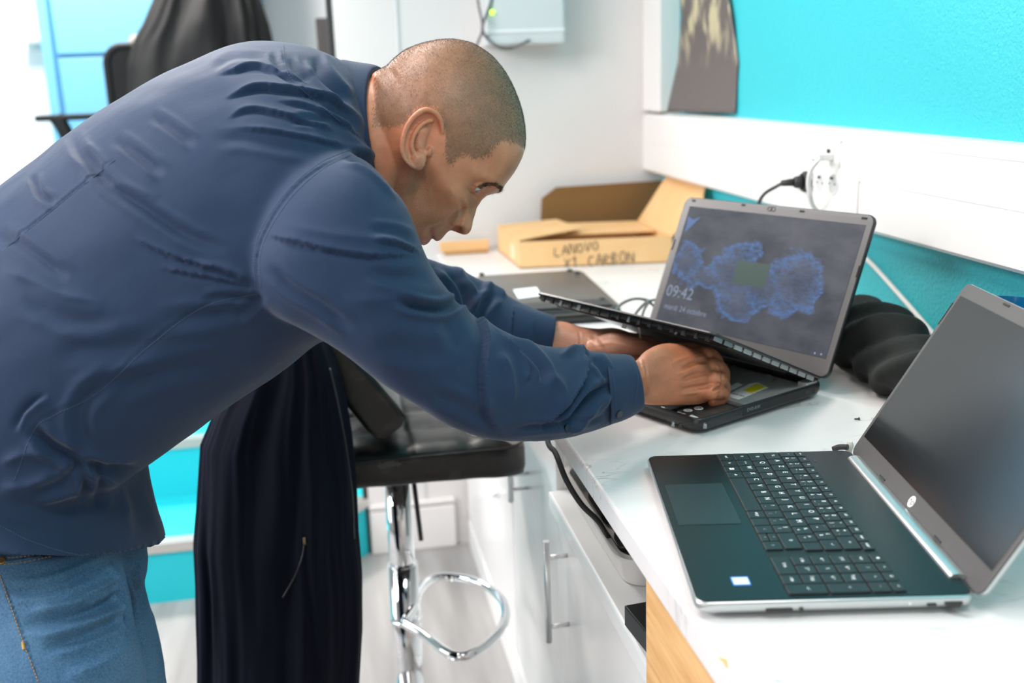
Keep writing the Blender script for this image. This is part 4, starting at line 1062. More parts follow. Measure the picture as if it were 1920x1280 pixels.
# ------------------------------------------------------------------ bar stool
t = thing('bar_stool', 'chrome bar stool with worn black quilted leather seat', 'stool', (0.10, 1.86, 0))
SXc, SYc = 0.092, 1.86
M['leather'] = mat('leather', (0.008, 0.008, 0.008), 0.36, bump=(220, 0.15, 0.001), var=(26, (0.05, 0.045, 0.042), 6, 0.55, 0.8))
M['leather_side'] = mat('leather_side', (0.03, 0.025, 0.023), 0.5, bump=(220, 0.2, 0.001))
M['foam'] = mat('foam', (0.45, 0.42, 0.38), 0.9)
bm = new_bm(); lathe(bm, [(0.0, 0.001), (0.20, 0.001), (0.205, 0.006), (0.19, 0.014), (0.06, 0.035), (0.034, 0.05), (0.034, 0.06)], (SXc, SYc, 0), 56); sharp(obj('base', bm, 'chrome', t), 40)
bm = new_bm(); cyl(bm, (SXc, SYc, 0.05), (SXc, SYc, 0.42), 0.0285, 40); cyl(bm, (SXc, SYc, 0.30), (SXc, SYc, 0.308), 0.031, 40); obj('lower_column', bm, 'chrome', t)
bm = new_bm(); cyl(bm, (SXc, SYc, 0.31), (SXc, SYc, 0.62), 0.0245, 40); obj('column', bm, 'chrome', t)
bm = new_bm(); lathe(bm, [(0.0, 0.60), (0.026, 0.60), (0.03, 0.625), (0.09, 0.645), (0.09, 0.650), (0.0, 0.650)], (SXc, SYc, 0), 40); obj('seat_plate', bm, 'black', t)
bm = new_bm(); tube(bm, [Vector((SXc + 0.028, SYc - 0.03, 0.62)), Vector((SXc + 0.035, SYc - 0.034, 0.50)), Vector((SXc + 0.036, SYc - 0.035, 0.48))], 0.0045, 12); obj('gas_lever', bm, 'black', t)
ringp = [at(a, b, d) for a, b, d in ((757, 1168, 1.93), (790, 1188, 1.86), (835, 1222, 1.80), (870, 1228, 1.79), (915, 1205, 1.80), (945, 1165, 1.86), (943, 1125, 1.94), (905, 1095, 2.02), (850, 1080, 2.08), (805, 1085, 2.08), (783, 1112, 2.03), (775, 1150, 1.96))]
zr = 0.335
rp = []
for a, b in ((757, 1168), (795, 1190), (838, 1222), (872, 1229), (915, 1205), (946, 1165), (941, 1125), (905, 1095), (850, 1081), (808, 1086), (785, 1110), (776, 1140)):
    rp.append(onz(a, b, zr))
print('ring', rp[0], rp[3], rp[5], rp[8])
bm = new_bm(); L_ = smooth_path(rp + [rp[0]], 8); tube(bm, L_[:-1], 0.0085, 14, closed=True); obj('footrest', bm, 'chrome', t, True)
# seat cushion: rounded square, sagging sides, quilting grooves, worn corner
ZS = 0.655
cA = at(982, 840, 1.75); print('seat corner', cA)
def seat():
    n = 72; bm = new_bm(); hx, hy = 0.205, 0.20; cx, cy = SXc + 0.013, SYc
    rings = []
    def ring(s, z, rr=0.05, drop=0.0):
        r = rrect(cx - hx * s, cy - hy * s, cx + hx * s, cy + hy * s, z, max(0.004, rr * s), 10)
        out = []
        for k in range(len(r)):
            a, b = r[k], r[(k + 1) % len(r)]
            out.append(a)
            if k % 11 == 10: out.extend(a.lerp(b, j / 26) for j in range(1, 26))
        return out
    prof = [(0.80, ZS), (0.93, ZS + 0.0), (0.985, ZS + 0.006), (1.0, ZS + 0.020), (1.0, ZS + 0.040), (0.985, ZS + 0.054), (0.965, ZS + 0.058), (0.94, ZS + 0.062), (0.90, ZS + 0.066), (0.85, ZS + 0.069), (0.78, ZS + 0.071), (0.70, ZS + 0.072), (0.60, ZS + 0.072), (0.5, ZS + 0.072), (0.4, ZS + 0.072), (0.3, ZS + 0.072), (0.2, ZS + 0.072), (0.1, ZS + 0.072), (0.03, ZS + 0.072)]
    rings = [ring(s, z) for s, z in prof]
    loft(bm, rings)
    for v in bm.verts:
        x, y = v.co.x - cx, v.co.y - cy
        topw = 1.0 if v.co.z > ZS + 0.052 else 0.0
        if topw:
            for off, c in ((0.105, x), (-0.0, x), (-0.105, x), (0.105, y), (0.0, y), (-0.105, y)):
                v.co.z -= 0.005 * math.exp(-((c - off) / 0.008) ** 2)
            v.co.z += 0.0012 * math.cos(x * 60) * math.cos(y * 60)
        v.co.z -= 0.014 * max(0, (abs(x) / hx)) ** 3 * (1 if v.co.z < ZS + 0.03 else 0.2) * (1 if x > 0 else -0.2)
        v.co += Vector((noise.noise(v.co * 17), noise.noise(v.co * 17 + Vector((5, 0, 0))), noise.noise(v.co * 17 + Vector((0, 7, 0))))) * 0.003
    s_ = obj('seat', bm, 'leather', t, True)
    e = new_bm(); R_ = ring(0.992, ZS + 0.052); tube(e, R_, 0.0022, 6, closed=True); obj('piping', e, 'leather', s_, True)
    e = new_bm(); R_ = ring(0.80, ZS - 0.002); loft(e, [[p + Vector((0, 0, -0.006)) for p in R_], R_]); obj('seat_board', e, 'leather_side', s_)
    return s_
seat_o = seat()

# stool backrest: thick padded board leaning back
st_t = bpy.data.objects['bar_stool']
b0 = at(738, 812, 1.73); al = Vector((-0.56, 0.02, 0.83)).normalized(); yy_ = Vector((0.03, 1, 0.0)).normalized(); nn = al.cross(yy_).normalized()
if nn.x < 0: nn = -nn
print('backrest', b0, nn)
CUR[0] = Matrix(((nn.x, yy_.x, al.x, b0.x), (nn.y, yy_.y, al.y, b0.y), (nn.z, yy_.z, al.z, b0.z), (0, 0, 0, 1)))
bm = new_bm()
rings = []
for k, (s_, th_, off) in enumerate([(0.0, 0.020, 0.0), (0.008, 0.030, 0.0), (0.03, 0.034, 0), (0.10, 0.032, 0), (0.20, 0.028, 0), (0.28, 0.026, 0), (0.30, 0.020, 0), (0.305, 0.01, 0)]):
    rings.append([Vector((p.x, p.y, s_)) for p in rrect(-th_, 0.0 + (0.03 - th_) * 0.3, th_, 0.37, 0, 0.012, 6)])
loft(bm, rings)
br = sharp(obj('backrest', bm, 'leather', st_t), 45)
bm = new_bm(); tube(bm, [Vector((0.031, 0.006, z)) for z in (0.01, 0.1, 0.2, 0.29)], 0.0022, 6); obj('piping', bm, 'leather_side', br)
CUR[0] = Matrix.Identity(4)
bm = new_bm()
for dy in (0.10, 0.27):
    tube(bm, smooth_path([Vector((SXc - 0.08, SYc - 0.17 + dy, 0.648)), Vector((SXc - 0.17, SYc - 0.17 + dy, 0.66)), b0 + al * 0.10 + yy_ * dy - nn * 0.036]), 0.011, 12)
obj('back_bracket', bm, 'chrome', st_t)


def drape_patch(name, px_pts, target, m, parent, th=0.0012):
    """irregular worn patch that follows the surface it lies on"""
    me = target.data; tb = bmesh.new(); tb.from_mesh(me); tb.transform(WM[target.name]); bvh = BVHTree.FromBMesh(tb); tb.free()
    pl = px_pts; xs = [p[0] for p in pl]; ys = [p[1] for p in pl]
    def inside(x, y):
        c = False; j = len(pl) - 1
        for i in range(len(pl)):
            if (pl[i][1] > y) != (pl[j][1] > y) and x < (pl[j][0] - pl[i][0]) * (y - pl[i][1]) / (pl[j][1] - pl[i][1]) + pl[i][0]: c = not c
            j = i
        return c
    bm = new_bm(); stp = 1.6; vmap = {}
    def vv(i, j):
        if (i, j) in vmap: return vmap[i, j]
        d = ray(min(xs) + i * stp, min(ys) + j * stp); h = bvh.ray_cast(CC, d.normalized())
        vmap[i, j] = None if h[0] is None else bm.verts.new(h[0] + h[1] * (th if h[1].dot(d) < 0 else -th)); return vmap[i, j]
    for i in range(int((max(xs) - min(xs)) / stp)):
        for j in range(int((max(ys) - min(ys)) / stp)):
            x = min(xs) + (i + .5) * stp; y = min(ys) + (j + .5) * stp
            jx = noise.noise(Vector((x * 0.21, y * 0.21, 1))) * 7; jy = noise.noise(Vector((x * 0.21, y * 0.21, 9))) * 5
            if inside(x + jx, y + jy):
                q = [vv(i, j), vv(i + 1, j), vv(i + 1, j + 1), vv(i, j + 1)]
                if None not in q: bm.faces.new(q)
    for v in [v for v in bm.verts if not v.link_faces]: bm.verts.remove(v)
    g = bmesh.ops.solidify(bm, geom=bm.faces[:], thickness=-th)
    return obj(name, bm, m, parent, True)


drape_patch('worn_patch', [(868, 795), (890, 790), (935, 808), (990, 822), (984, 840), (960, 832), (935, 822), (905, 818), (880, 815), (876, 800)], seat_o, 'foam', seat_o)
drape_patch('worn_patch', [(706, 868), (735, 862), (760, 866), (745, 874), (710, 878)], seat_o, mat('worn', (0.16, 0.15, 0.14), 0.8), seat_o)
drape_patch('worn_patch', [(605, 640), (622, 630), (632, 650), (626, 670), (612, 675), (600, 660)], br, mat('worn2', (0.10, 0.095, 0.09), 0.8), br)

# ------------------------------------------------------------------ navy jacket hung over the stool back
def garment(name, rows, depth, half, nring, fold, seed, nrow=70, dtop=None, flat=0.0):
    """hanging cloth: rows = (py, px_left, px_right); closed body with vertical folds"""
    ys = [r[0] for r in rows]; bm = new_bm(); rings = []
    for j in range(nrow + 1):
        py = ys[0] + (ys[-1] - ys[0]) * j / nrow
        l = np.interp(py, ys, [r[1] for r in rows]); r_ = np.interp(py, ys, [r[2] for r in rows])
        hd = np.interp(py, ys, [r[3] if len(r) > 3 else half for r in rows])
        L0 = at(l, py, depth); R0 = at(r_, py, depth); c = (L0 + R0) / 2; ex = (R0 - L0) / 2; ez = Vector((CF.x, CF.y, 0)).normalized()
        ring = []
        for k in range(nring):
            a = 2 * math.pi * k / nring; ca, sa = math.cos(a), math.sin(a)
            ca = math.copysign(abs(ca) ** 0.8, ca); sa = math.copysign(abs(sa) ** 0.8, sa)
            z = c.z * 1.0
            f = 1 + fold * (noise.noise(Vector((a * 2.6 + seed, c.z * 1.7, 0))) + 0.16 * math.sin(a * 7 + c.z * 2.5 + 3 * noise.noise(Vector((c.z * 3, seed, 2)))) + 0.8 * noise.noise(Vector((a * 4.3 + c.z, c.z * 2.0, seed))) + 0.25 * noise.noise(Vector((a * 11, c.z * 5, seed))))
            fx = 1 + (f - 1) * 0.25
            ring.append(c + ex * ca * fx + ez * (-sa) * hd * f)
        rings.append(ring)
    loft(bm, rings)
    return bm


M['navy_fleece'] = mat('navy_fleece', (0.0055, 0.0068, 0.014), 0.9, bump=(500, 0.35, 0.0006), spec=0.12)
rows = [(590, 470, 590, .05), (640, 465, 612, .06), (700, 440, 632, .07), (760, 405, 645, .08), (820, 380, 655, .085), (900, 377, 664, .09), (1000, 373, 668, .10), (1080, 378, 676, .10), (1180, 381, 678, .10), (1280, 383, 672, .10), (1400, 384, 668, .09), (1440, 386, 664, .08)]
bm = garment('jacket', rows, 1.66, 0.09, 180, 0.26, 3.1)
jk = obj('jacket', bm, 'navy_fleece', None, True)
tag(jk, 'dark navy zip jacket hanging over the back of the black bar stool', 'jacket')


def bvh_of(o):
    tb = bmesh.new(); tb.from_mesh(o.data); tb.transform(WM[o.name]); b = BVHTree.FromBMesh(tb); tb.free(); return b


def seam(name, px_pts, target_bvh, m, parent, r=0.0008, lift=0.0003, step=6.0, dash=None, wob=0):
    """thin raised line (stitching, zip) that follows a surface along picked points; dash=(on,off) makes stitches"""
    pts = []
    pl = [Vector((a, b, 0)) for a, b in px_pts]; pl = smooth_path(pl, 12) if len(pl) > 2 else [pl[0].lerp(pl[1], k / 12) for k in range(13)]
    for p in pl:
        d = ray(p.x, p.y).normalized(); h = target_bvh.ray_cast(CC, d)
        if h[0] is not None:
            n = h[1] if h[1].dot(d) < 0 else -h[1]; pts.append(h[0] + n * lift)
    if len(pts) < 3: return None
    out = [pts[0]]
    for a, b in zip(pts[:-1], pts[1:]):
        if (b - a).length > 0.03:
            if len(out) > 3: break
            out = [b]; continue
        out.append(b)
    # resample
    bm = new_bm()
    if dash:
        on, off = dash; L = 0; segs = []; cur = [out[0]]; acc = 0; draw = True
        fine = []
        for a, b in zip(out[:-1], out[1:]):
            n = max(1, int((b - a).length / 0.0006)); fine += [a.lerp(b, k / n) for k in range(n)]
        i = 0; dd = 0.0006
        while i < len(fine) - 3:
            k = max(1, int(on / dd)); sg = fine[i:i + k + 1]
            if len(sg) > 1: tube(bm, [sg[0], sg[-1]], r, 5)
            i += k + int(off / dd)
    else: tube(bm, out, r, 6)
    return obj(name, bm, m, parent, True)


jb = bvh_of(jk)
M['zip'] = mat('zip', (0.045, 0.045, 0.05), 0.4, 0.4)
M['brass'] = mat('brass', (0.28, 0.22, 0.12), 0.4, 0.8)
seam('front_zip', [(618, 690), (634, 760), (650, 850), (660, 930), (664, 1010)], jb, 'zip', jk, 0.0018)
seam('pocket_zip', [(571, 1015), (566, 1045), (553, 1080), (530, 1120)], jb, 'zip', jk, 0.0016)
bm = new_bm(); q = at(571, 1012, 1.66)
h = jb.ray_cast(CC, ray(571, 1014).normalized()); bm = new_bm(); bx(bm, (-0.002, -0.001, -0.006), (0.002, 0.001, 0.006), 0, 0.0006, Matrix.Translation(h[0] - CF * 0.002)); obj('zip_pull', bm, 'brass', jk)

# ------------------------------------------------------------------ office chair on the raised floor
DC = 3.75
def farpt(px, py): return ony(px, py, DC)
t = thing('office_chair', 'black office chair with rounded mesh back on the raised floor behind the man', 'office chair', (-0.45, DC + 0.2, 0.5))
c0 = farpt(197, 88); c1 = farpt(470, 88)
print('chair', c0, c1, farpt(70, 217), farpt(165, 217))
zt_ = c0.z; 
M['chair_black'] = mat('chair_black', (0.012, 0.012, 0.013), 0.6, bump=(300, 0.3, 0.001), spec=0.25)
fr = new_bm(); pr_ = rrect(c0.x, 0.0, c0.x + 0.50, 0.58, 0, 0.055, 8)
ringp = [Vector((p.x, DC, zt_ - 0.58 + p.y)) for p in pr_]
tube(fr, ringp, 0.014, 10, closed=True); obj('back_frame', fr, 'chair_black', t, True)
bm = new_bm(); loft(bm, [[p + Vector((0, -0.006, 0)) for p in ringp], [p + Vector((0, 0.006, 0)) for p in ringp]], 0, True, False); obj('back_mesh', bm, 'chair_black', t)
bm = new_bm(); loft(bm, [rrect(c0.x - 0.0, DC - 0.06 - 0.0, c0.x + 0.5, DC + 0.42, z, 0.07) for z in (0.93, 0.95, 0.99, 1.0)]); obj('seat', bm, 'chair_black', t, True)
bm = new_bm(); cyl(bm, (c0.x + .25, DC + .2, 0.60), (c0.x + .25, DC + .2, 0.93), 0.025); obj('column', bm, 'chair_black', t)
for k in range(5):
    a = 2 * math.pi * k / 5 + .3; e = Vector((c0.x + .25 + 0.28 * math.cos(a), DC + .2 + 0.28 * math.sin(a), 0.57)); bm = new_bm()
    tube(bm, [Vector((c0.x + .25, DC + .2, 0.62)), e], [0.025, 0.015], 10); lg_ = obj('leg', bm, 'chair_black', t)
    bm = new_bm(); tube(bm, [e + Vector((0, -0.012, -0.042)), e + Vector((0, 0.012, -0.042))], 0.026, 16); obj('caster', bm, 'chair_black', lg_)
for sgn, (pl, pr2) in enumerate((((66, 219), (172, 213)),)):
    A_ = farpt(*pl); B_ = farpt(*pr2)
    bm = new_bm(); bx(bm, (A_.x, DC - 0.02, A_.z - 0.016), (B_.x + 0.02, DC + 0.06, A_.z + 0.004), 0, 0.006); ar = obj('armrest', bm, 'chair_black', t)
    bm = new_bm(); s0 = farpt(118, 222); s1 = farpt(140, 262)
    tube(bm, smooth_path([farpt(104, 219), farpt(114, 232), farpt(124, 250), farpt(134, 275), farpt(150, 310), farpt(185, 330)]), [0.022] + [0.026] * 39 + [0.026], 10) if False else tube(bm, smooth_path([farpt(104, 219), farpt(114, 232), farpt(124, 250), farpt(134, 275), farpt(150, 310), farpt(205, 330)]), 0.024, 10)
    obj('arm_support', bm, 'chair_black', ar)
bm = new_bm(); bx(bm, (c0.x + 0.52, DC - 0.02, A_.z - 0.016), (c0.x + 0.60, DC + 0.24, A_.z + 0.004), 0, 0.006); ar = obj('armrest', bm, 'chair_black', t)
bm = new_bm(); tube(bm, smooth_path([Vector((c0.x + .56, DC + .1, A_.z - .01)), Vector((c0.x + .56, DC + .12, A_.z - .15)), Vector((c0.x + .50, DC + .15, 0.97))]), 0.024, 10); obj('arm_support', bm, 'chair_black', ar)
# black coat hung over that chair
M['coat'] = mat('coat', (0.009, 0.010, 0.011), 0.7, bump=(200, 0.3, 0.001), spec=0.25)
rows = [(-140, 330, 430, .05), (-60, 305, 460, .09), (0, 292, 488, .11), (45, 272, 503, .12), (80, 250, 512, .12), (120, 240, 520, .12), (180, 242, 528, .12), (260, 250, 530, .12), (420, 262, 520, .10)]
DD = (farpt(380, 80) - CC).dot(CF) - 0.03
bm = garment('coat', rows, DD, 0.1, 140, 0.34, 8.7, 60)
ct = obj('coat', bm, 'coat', None, True); tag(ct, 'bulky black coat hung over the back of the office chair behind the man', 'coat')
bm = new_bm(); q = farpt(257, 75); bmesh.ops.create_uvsphere(bm, u_segments=20, v_segments=12, radius=0.045, matrix=Matrix.Translation(q + Vector((0, 0.02, -0.02))) @ Matrix.Diagonal((0.8, 0.6, 0.9, 1)))
obj('collar_lining', bm, mat('lining', (0.25, 0.23, 0.22), 0.7), ct, True)

# ------------------------------------------------------------------ the man
LATV = Vector((CF.x, CF.y, 0)).normalized()     # across the body, away from the camera


def cat(vals, t):
    """Catmull-Rom of a list of numpy values at float index t"""
    n = len(vals); i = int(min(max(math.floor(t), 0), n - 2)); f = t - i
    p = [np.array(vals[min(max(k, 0), n - 1)], float) for k in (i - 1, i, i + 1, i + 2)]
    return 0.5 * (2 * p[1] + (p[2] - p[0]) * f + (2 * p[0] - 5 * p[1] + 4 * p[2] - p[3]) * f * f + (3 * p[1] - p[0] - 3 * p[2] + p[3]) * f ** 3)


def sec_loft(bm, secs, n=48, sub=6, ex=2.2, lat=None, cap=True):
    """body tube through sections (ax, ay, bx, by, depth, half_across[, shift_x, shift_y, tilt]); a and b are the two outline points"""
    lat = lat or LATV; rings = []
    secs = [list(s) + [0] * (9 - len(s)) for s in secs]
    m = (len(secs) - 1) * sub
    for j in range(m + 1):
        s = cat(secs, j / sub)
        A = at(s[0], s[1], s[4]); B = at(s[2], s[3], s[4]); c = (A + B) / 2; e1 = (A - B) / 2
        S = at((s[0] + s[2]) / 2 + s[6], (s[1] + s[3]) / 2 + s[7], s[4]) - c
        e2 = lat * s[5] - S + e1.normalized() * s[8]
        ring = []
        for k in range(n):
            a = 2 * math.pi * k / n; ca, sa = math.cos(a), math.sin(a)
            ring.append(c + e1 * math.copysign(abs(ca) ** (2 / ex), ca) + e2 * math.copysign(abs(sa) ** (2 / ex), sa))
        rings.append(ring)
    loft(bm, rings, 0, cap); return rings


def blob(bm, c, r, scale=(1, 1, 1), rot=None, seg=24):
    t_ = new_bm(); bmesh.ops.create_uvsphere(t_, u_segments=seg, v_segments=seg // 2, radius=r)
    m = Matrix.Translation(c) @ (rot.to_4x4() if rot else Matrix.Identity(4)) @ Matrix.Diagonal((*scale, 1))
    bmesh.ops.transform(t_, matrix=m, verts=t_.verts); merge(bm, t_)


def fuse(bm, voxel, smooth=4, factor=0.5):
    """weld overlapping closed shapes into one continuous surface; returns a mesh"""
    bmesh.ops.recalc_face_normals(bm, faces=bm.faces[:])
    me = bpy.data.meshes.new('f'); bm.to_mesh(me); bm.free()
    o = bpy.data.objects.new('f', me); COL.objects.link(o)
    md = o.modifiers.new('r', 'REMESH'); md.mode = 'VOXEL'; md.voxel_size = voxel; md.adaptivity = 0
    if smooth:
        ms_ = o.modifiers.new('s', 'SMOOTH'); ms_.iterations = smooth; ms_.factor = factor
    dg = bpy.context.evaluated_depsgraph_get(); dg.update()
    out = bpy.data.meshes.new_from_object(o.evaluated_get(dg))
    bpy.data.objects.remove(o); bpy.data.meshes.remove(me)
    return out


def get_co(me):
    a = np.empty(len(me.vertices) * 3); me.vertices.foreach_get('co', a); return a.reshape(-1, 3)


def set_co(me, a): me.vertices.foreach_set('co', np.ascontiguousarray(a).ravel()); me.update()


def get_no(me):
    a = np.empty(len(me.vertices) * 3, dtype=np.float32); me.vertex_normals.foreach_get('vector', a); return a.reshape(-1, 3).astype(float)


RM = np.array([list(CR), list(CU), list(CF)])


def to_px(co):
    q = (co - np.array(CC)) @ RM.T
    return np.stack([960 + FPX * q[:, 0] / q[:, 2], 640 - FPX * q[:, 1] / q[:, 2]], 1), q[:, 2]


def lap_smooth(me, it=2, mask=None, fac=0.5):
    e = np.empty(len(me.edges) * 2, dtype=np.int64); me.edges.foreach_get('vertices', e); e = e.reshape(-1, 2)
    co = get_co(me); n = len(co); cnt = np.bincount(e.ravel(), minlength=n).astype(float)
    for _ in range(it):
        s = np.zeros_like(co)
        for k in range(3):
            s[:, k] = np.bincount(e[:, 0], co[e[:, 1], k], n) + np.bincount(e[:, 1], co[e[:, 0], k], n)
        d = (s / np.maximum(cnt, 1)[:, None] - co) * fac
        if mask is not None: d *= mask[:, None]
        co = co + d
    set_co(me, co)


def fold_field(px, folds):
    """relief (metres) from drawn creases: (points, half width px, height mm, kind)"""
    out = np.zeros(len(px))
    for pts, w, h, kind in folds:
        pl = smooth_path([Vector((a, b, 0)) for a, b in pts], 8) if len(pts) > 2 else [Vector((pts[0][0], pts[0][1], 0)).lerp(Vector((pts[1][0], pts[1][1], 0)), k / 8) for k in range(9)]
        P_ = np.array([[p.x, p.y] for p in pl]); n = len(P_) - 1
        lo = P_.min(0) - w * 4; hi = P_.max(0) + w * 4
        sel = np.where((px[:, 0] > lo[0]) & (px[:, 0] < hi[0]) & (px[:, 1] > lo[1]) & (px[:, 1] < hi[1]))[0]
        if len(sel) == 0: continue
        q = px[sel]; best = np.full(len(q), 1e9); bt = np.zeros(len(q)); bs = np.zeros(len(q))
        for i in range(n):
            a = P_[i]; d = P_[i + 1] - a; L2 = d @ d
            t = np.clip(((q - a) @ d) / L2, 0, 1); r = q - a - t[:, None] * d; dist = np.hypot(r[:, 0], r[:, 1])
            sg = np.sign(d[0] * r[:, 1] - d[1] * r[:, 0]); m = dist < best
            best[m] = dist[m]; bt[m] = (i + t[m]) / n; bs[m] = sg[m]
        taper = np.clip(np.sin(np.pi * np.clip(bt, 0, 1)) * 1.6, 0, 1) if kind[-1] != '+' else np.clip((1 - bt) * 3, 0, 1)
        s = best / w; ss = s * bs
        if kind[0] == 'r': g = np.exp(-s ** 1.4)                                  # ridge
        elif kind[0] == 'v': g = -np.exp(-s ** 1.6) + 0.55 * np.exp(-((s - 1.9) / 0.8) ** 2)   # valley with swollen banks
        elif kind[0] == 'S': g = np.where(ss < 0, np.exp(ss / 2.2), -0.9 * np.exp(-np.abs(ss) ** 1.4 / 1.3)) * np.exp(-s * 0.15)
        elif kind[0] == 's': g = np.where(ss > 0, np.exp(-ss / 1.6), -0.9 * np.exp(-np.abs(ss) ** 1.5)) * np.exp(-s * 0.2)   # overlapping step
        out[sel] += h * 0.001 * g * taper
    return out


def vnoise(co, scale, seed=0, stretch=(1, 1, 1)):
    st = Vector(stretch)
    return np.array([noise.noise(Vector((c[0] * st.x * scale + seed, c[1] * st.y * scale, c[2] * st.z * scale))) for c in co])


# ---- head in its own frame -------------------------------------------------
PIT = math.radians(-55); DHEAD = 1.27
HC = at(795, 285, DHEAD)
HF = (CR * math.cos(PIT) + CU * math.sin(PIT)).normalized()        # face direction
HU = (-CR * math.sin(PIT) + CU * math.cos(PIT)).normalized()       # crown direction
HL = CF.copy()                                                     # towards his left ear, away from the camera


def hpt(f, l, u): return HC + HF * f + HL * l + HU * u
def epx(px, py, lat): return at(px, py, DHEAD - lat)


prof = [(-180, 108), (173.9, 112), (168.6, 111), (155.4, 123.1), (143.6, 130.6), (130.4, 138.9), (119.9, 142.8), (109.2, 141.4), (99.1, 137.4), (87.2, 131.7), (75.4, 127.8), (62.4, 124.0), (53.5, 120.4), (44.3, 113.4),
        (36.7, 107.6), (30.0, 103.5), (26.0, 99.0), (20.5, 92.5), (16.3, 90.8), (8.6, 93.0), (0.8, 101.8), (-3.2, 109.6), (-6.0, 112.6), (-8.8, 111.8), (-12.4, 106.0), (-16.2, 99.2), (-19.5, 101.5), (-24.2, 108.2), (-26.9, 109.6), (-29.8, 105.2), (-32, 110.0), (-35.2, 113.5),
        (-38.5, 110.5), (-42, 117), (-47, 124), (-52, 125), (-58, 117), (-66, 100), (-78, 84), (-95, 76), (-115, 76), (-140, 84), (-160, 98), (-180, 108)]
base_ = [(-180, 108), (173.9, 112), (168.6, 111), (155.4, 123.1), (143.6, 130.6), (130.4, 138.9), (119.9, 142.8), (109.2, 141.4), (99.1, 137.4), (87.2, 131.7), (75.4, 127.8), (62.4, 124.0), (53.5, 120.4), (44.3, 113.4),
         (36.7, 106.5), (28, 99), (20, 92.0), (10, 88.5), (0, 88.5), (-10, 91.0), (-20, 97), (-30, 103.5), (-38, 109), (-45, 116), (-52, 119), (-58, 113), (-66, 98), (-78, 84), (-95, 76), (-115, 76), (-140, 84), (-160, 98), (-180, 108)]
def table(tb):
    t_ = sorted([(a, b) for a, b in tb]); x_ = np.array([a for a, b in t_], float); y_ = np.array([b for a, b in t_], float)
    ph = np.linspace(-180, 180, 1441); y = np.interp(ph, x_, y_)
    k = np.exp(-np.linspace(-3, 3, 13) ** 2 / 2); k /= k.sum()
    return ph, np.convolve(np.pad(y, 6, 'wrap'), k, 'valid')
PH, PR = table(prof); _, PB = table(base_)
k_ = np.exp(-np.linspace(-3, 3, 41) ** 2 / 2); k_ /= k_.sum(); PB = np.convolve(np.pad(PB, 20, 'wrap'), k_, 'valid')


def head_grid(bm):
    NP, NL = 360, 150
    phs = np.linspace(-180, 180, NP, endpoint=False)
    lam = np.linspace(-89.2, 89.2, NL)
    PHg, LMg = np.meshgrid(phs, lam, indexing='ij')
    a = np.interp(PHg, PH, PB) / 1000; det = np.interp(PHg, PH, PR) / 1000 - a
    # half width towards the sides
    bw_ = np.interp(PHg, [-180, -120, -80, -60, -45, -25, 0, 20, 45, 80, 110, 140, 180], [.068, .060, .058, .056, .057, .066, .0715, .073, .075, .078, .079, .077, .068])
    w = np.clip((np.abs(LMg) - 50) / 38, 0, 1); w = w * w * (3 - 2 * w)
    b = bw_ * (1 - w) + 0.0725 * w
    ex = np.interp(PHg, [-180, -60, -30, 0, 30, 60, 180], [2.1, 2.2, 2.25, 2.3, 2.35, 2.2, 2.1])
    cl, sl = np.cos(np.radians(LMg)), np.abs(np.sin(np.radians(LMg)))
    R = ((cl / a) ** ex + (sl / b) ** ex) ** (-1 / ex)
    f = R * cl * np.cos(np.radians(PHg)); u = R * cl * np.sin(np.radians(PHg)); l = R * np.sin(np.radians(LMg))
    L_ = np.abs(l) * 1000
    sg = np.interp(PHg, [-60, -48, -38, -30, -24, -18, -12, -6, 0, 8, 16, 22, 28, 36], [26, 22, 20, 21, 17, 15, 16.5, 15.5, 12.5, 9.5, 9, 17, 30, 34])
    po = np.interp(PHg, [-30, -14, 0, 10, 30], [2.2, 3.0, 2.2, 2.0, 2.4])
    g = np.exp(-(L_ / sg) ** po)
    dR = det * g
    # alar wings, philtrum side, sockets, cheek bones, brows, nasolabial furrow
    def gs(p0, l0, sp, sl_): return np.exp(-((PHg - p0) / sp) ** 2 - ((L_ - l0) / sl_) ** 2)
    dR -= 0.0045 * gs(19, 31, 6, 10)
    dR += 0.0060 * gs(-9.5, 14.0, 5.0, 5.0)
    dR -= 0.0050 * gs(-7, 21.0, 7, 3.5)
    dR -= 0.0050 * gs(18, 31, 8.5, 14) + 0.003 * gs(18, 16, 6, 7)
    dR += 0.0045 * gs(27, 30, 5.0, 18)
    dR += 0.0050 * gs(-3, 47, 11, 15)
    dR -= 0.0040 * gs(-26, 52, 12, 12)
    dR -= 0.0022 * (np.exp(-((L_ - np.interp(PHg, [-34, -8], [31, 21])) / 3.2) ** 2) * np.exp(-((PHg + 20) / 12) ** 2))
    dR += 0.0028 * gs(-20, 36, 9, 9)
    dR -= 0.0028 * gs(-30, 24, 3.0, 5) + 0.0015 * np.exp(-((PHg + 29.9) / 1.3) ** 2) * np.exp(-(L_ / 23) ** 4)
    dR += 0.0035 * gs(-52, 46, 14, 14)
    dR -= 0.0030 * gs(38, 58, 12, 12)
    R2 = R + dR
    f = R2 * cl * np.cos(np.radians(PHg)); u = R2 * cl * np.sin(np.radians(PHg)); l = R2 * np.sin(np.radians(LMg))
    V = [[bm.verts.new(hpt(f[i, j], l[i, j], u[i, j])) for j in range(NL)] for i in range(NP)]
    for i in range(NP):
        i2 = (i + 1) % NP
        for j in range(NL - 1): bm.faces.new((V[i][j], V[i2][j], V[i2][j + 1], V[i][j + 1]))
    bm.faces.new([V[i][0] for i in range(NP)]); bm.faces.new([V[i][NL - 1] for i in range(NP)][::-1])


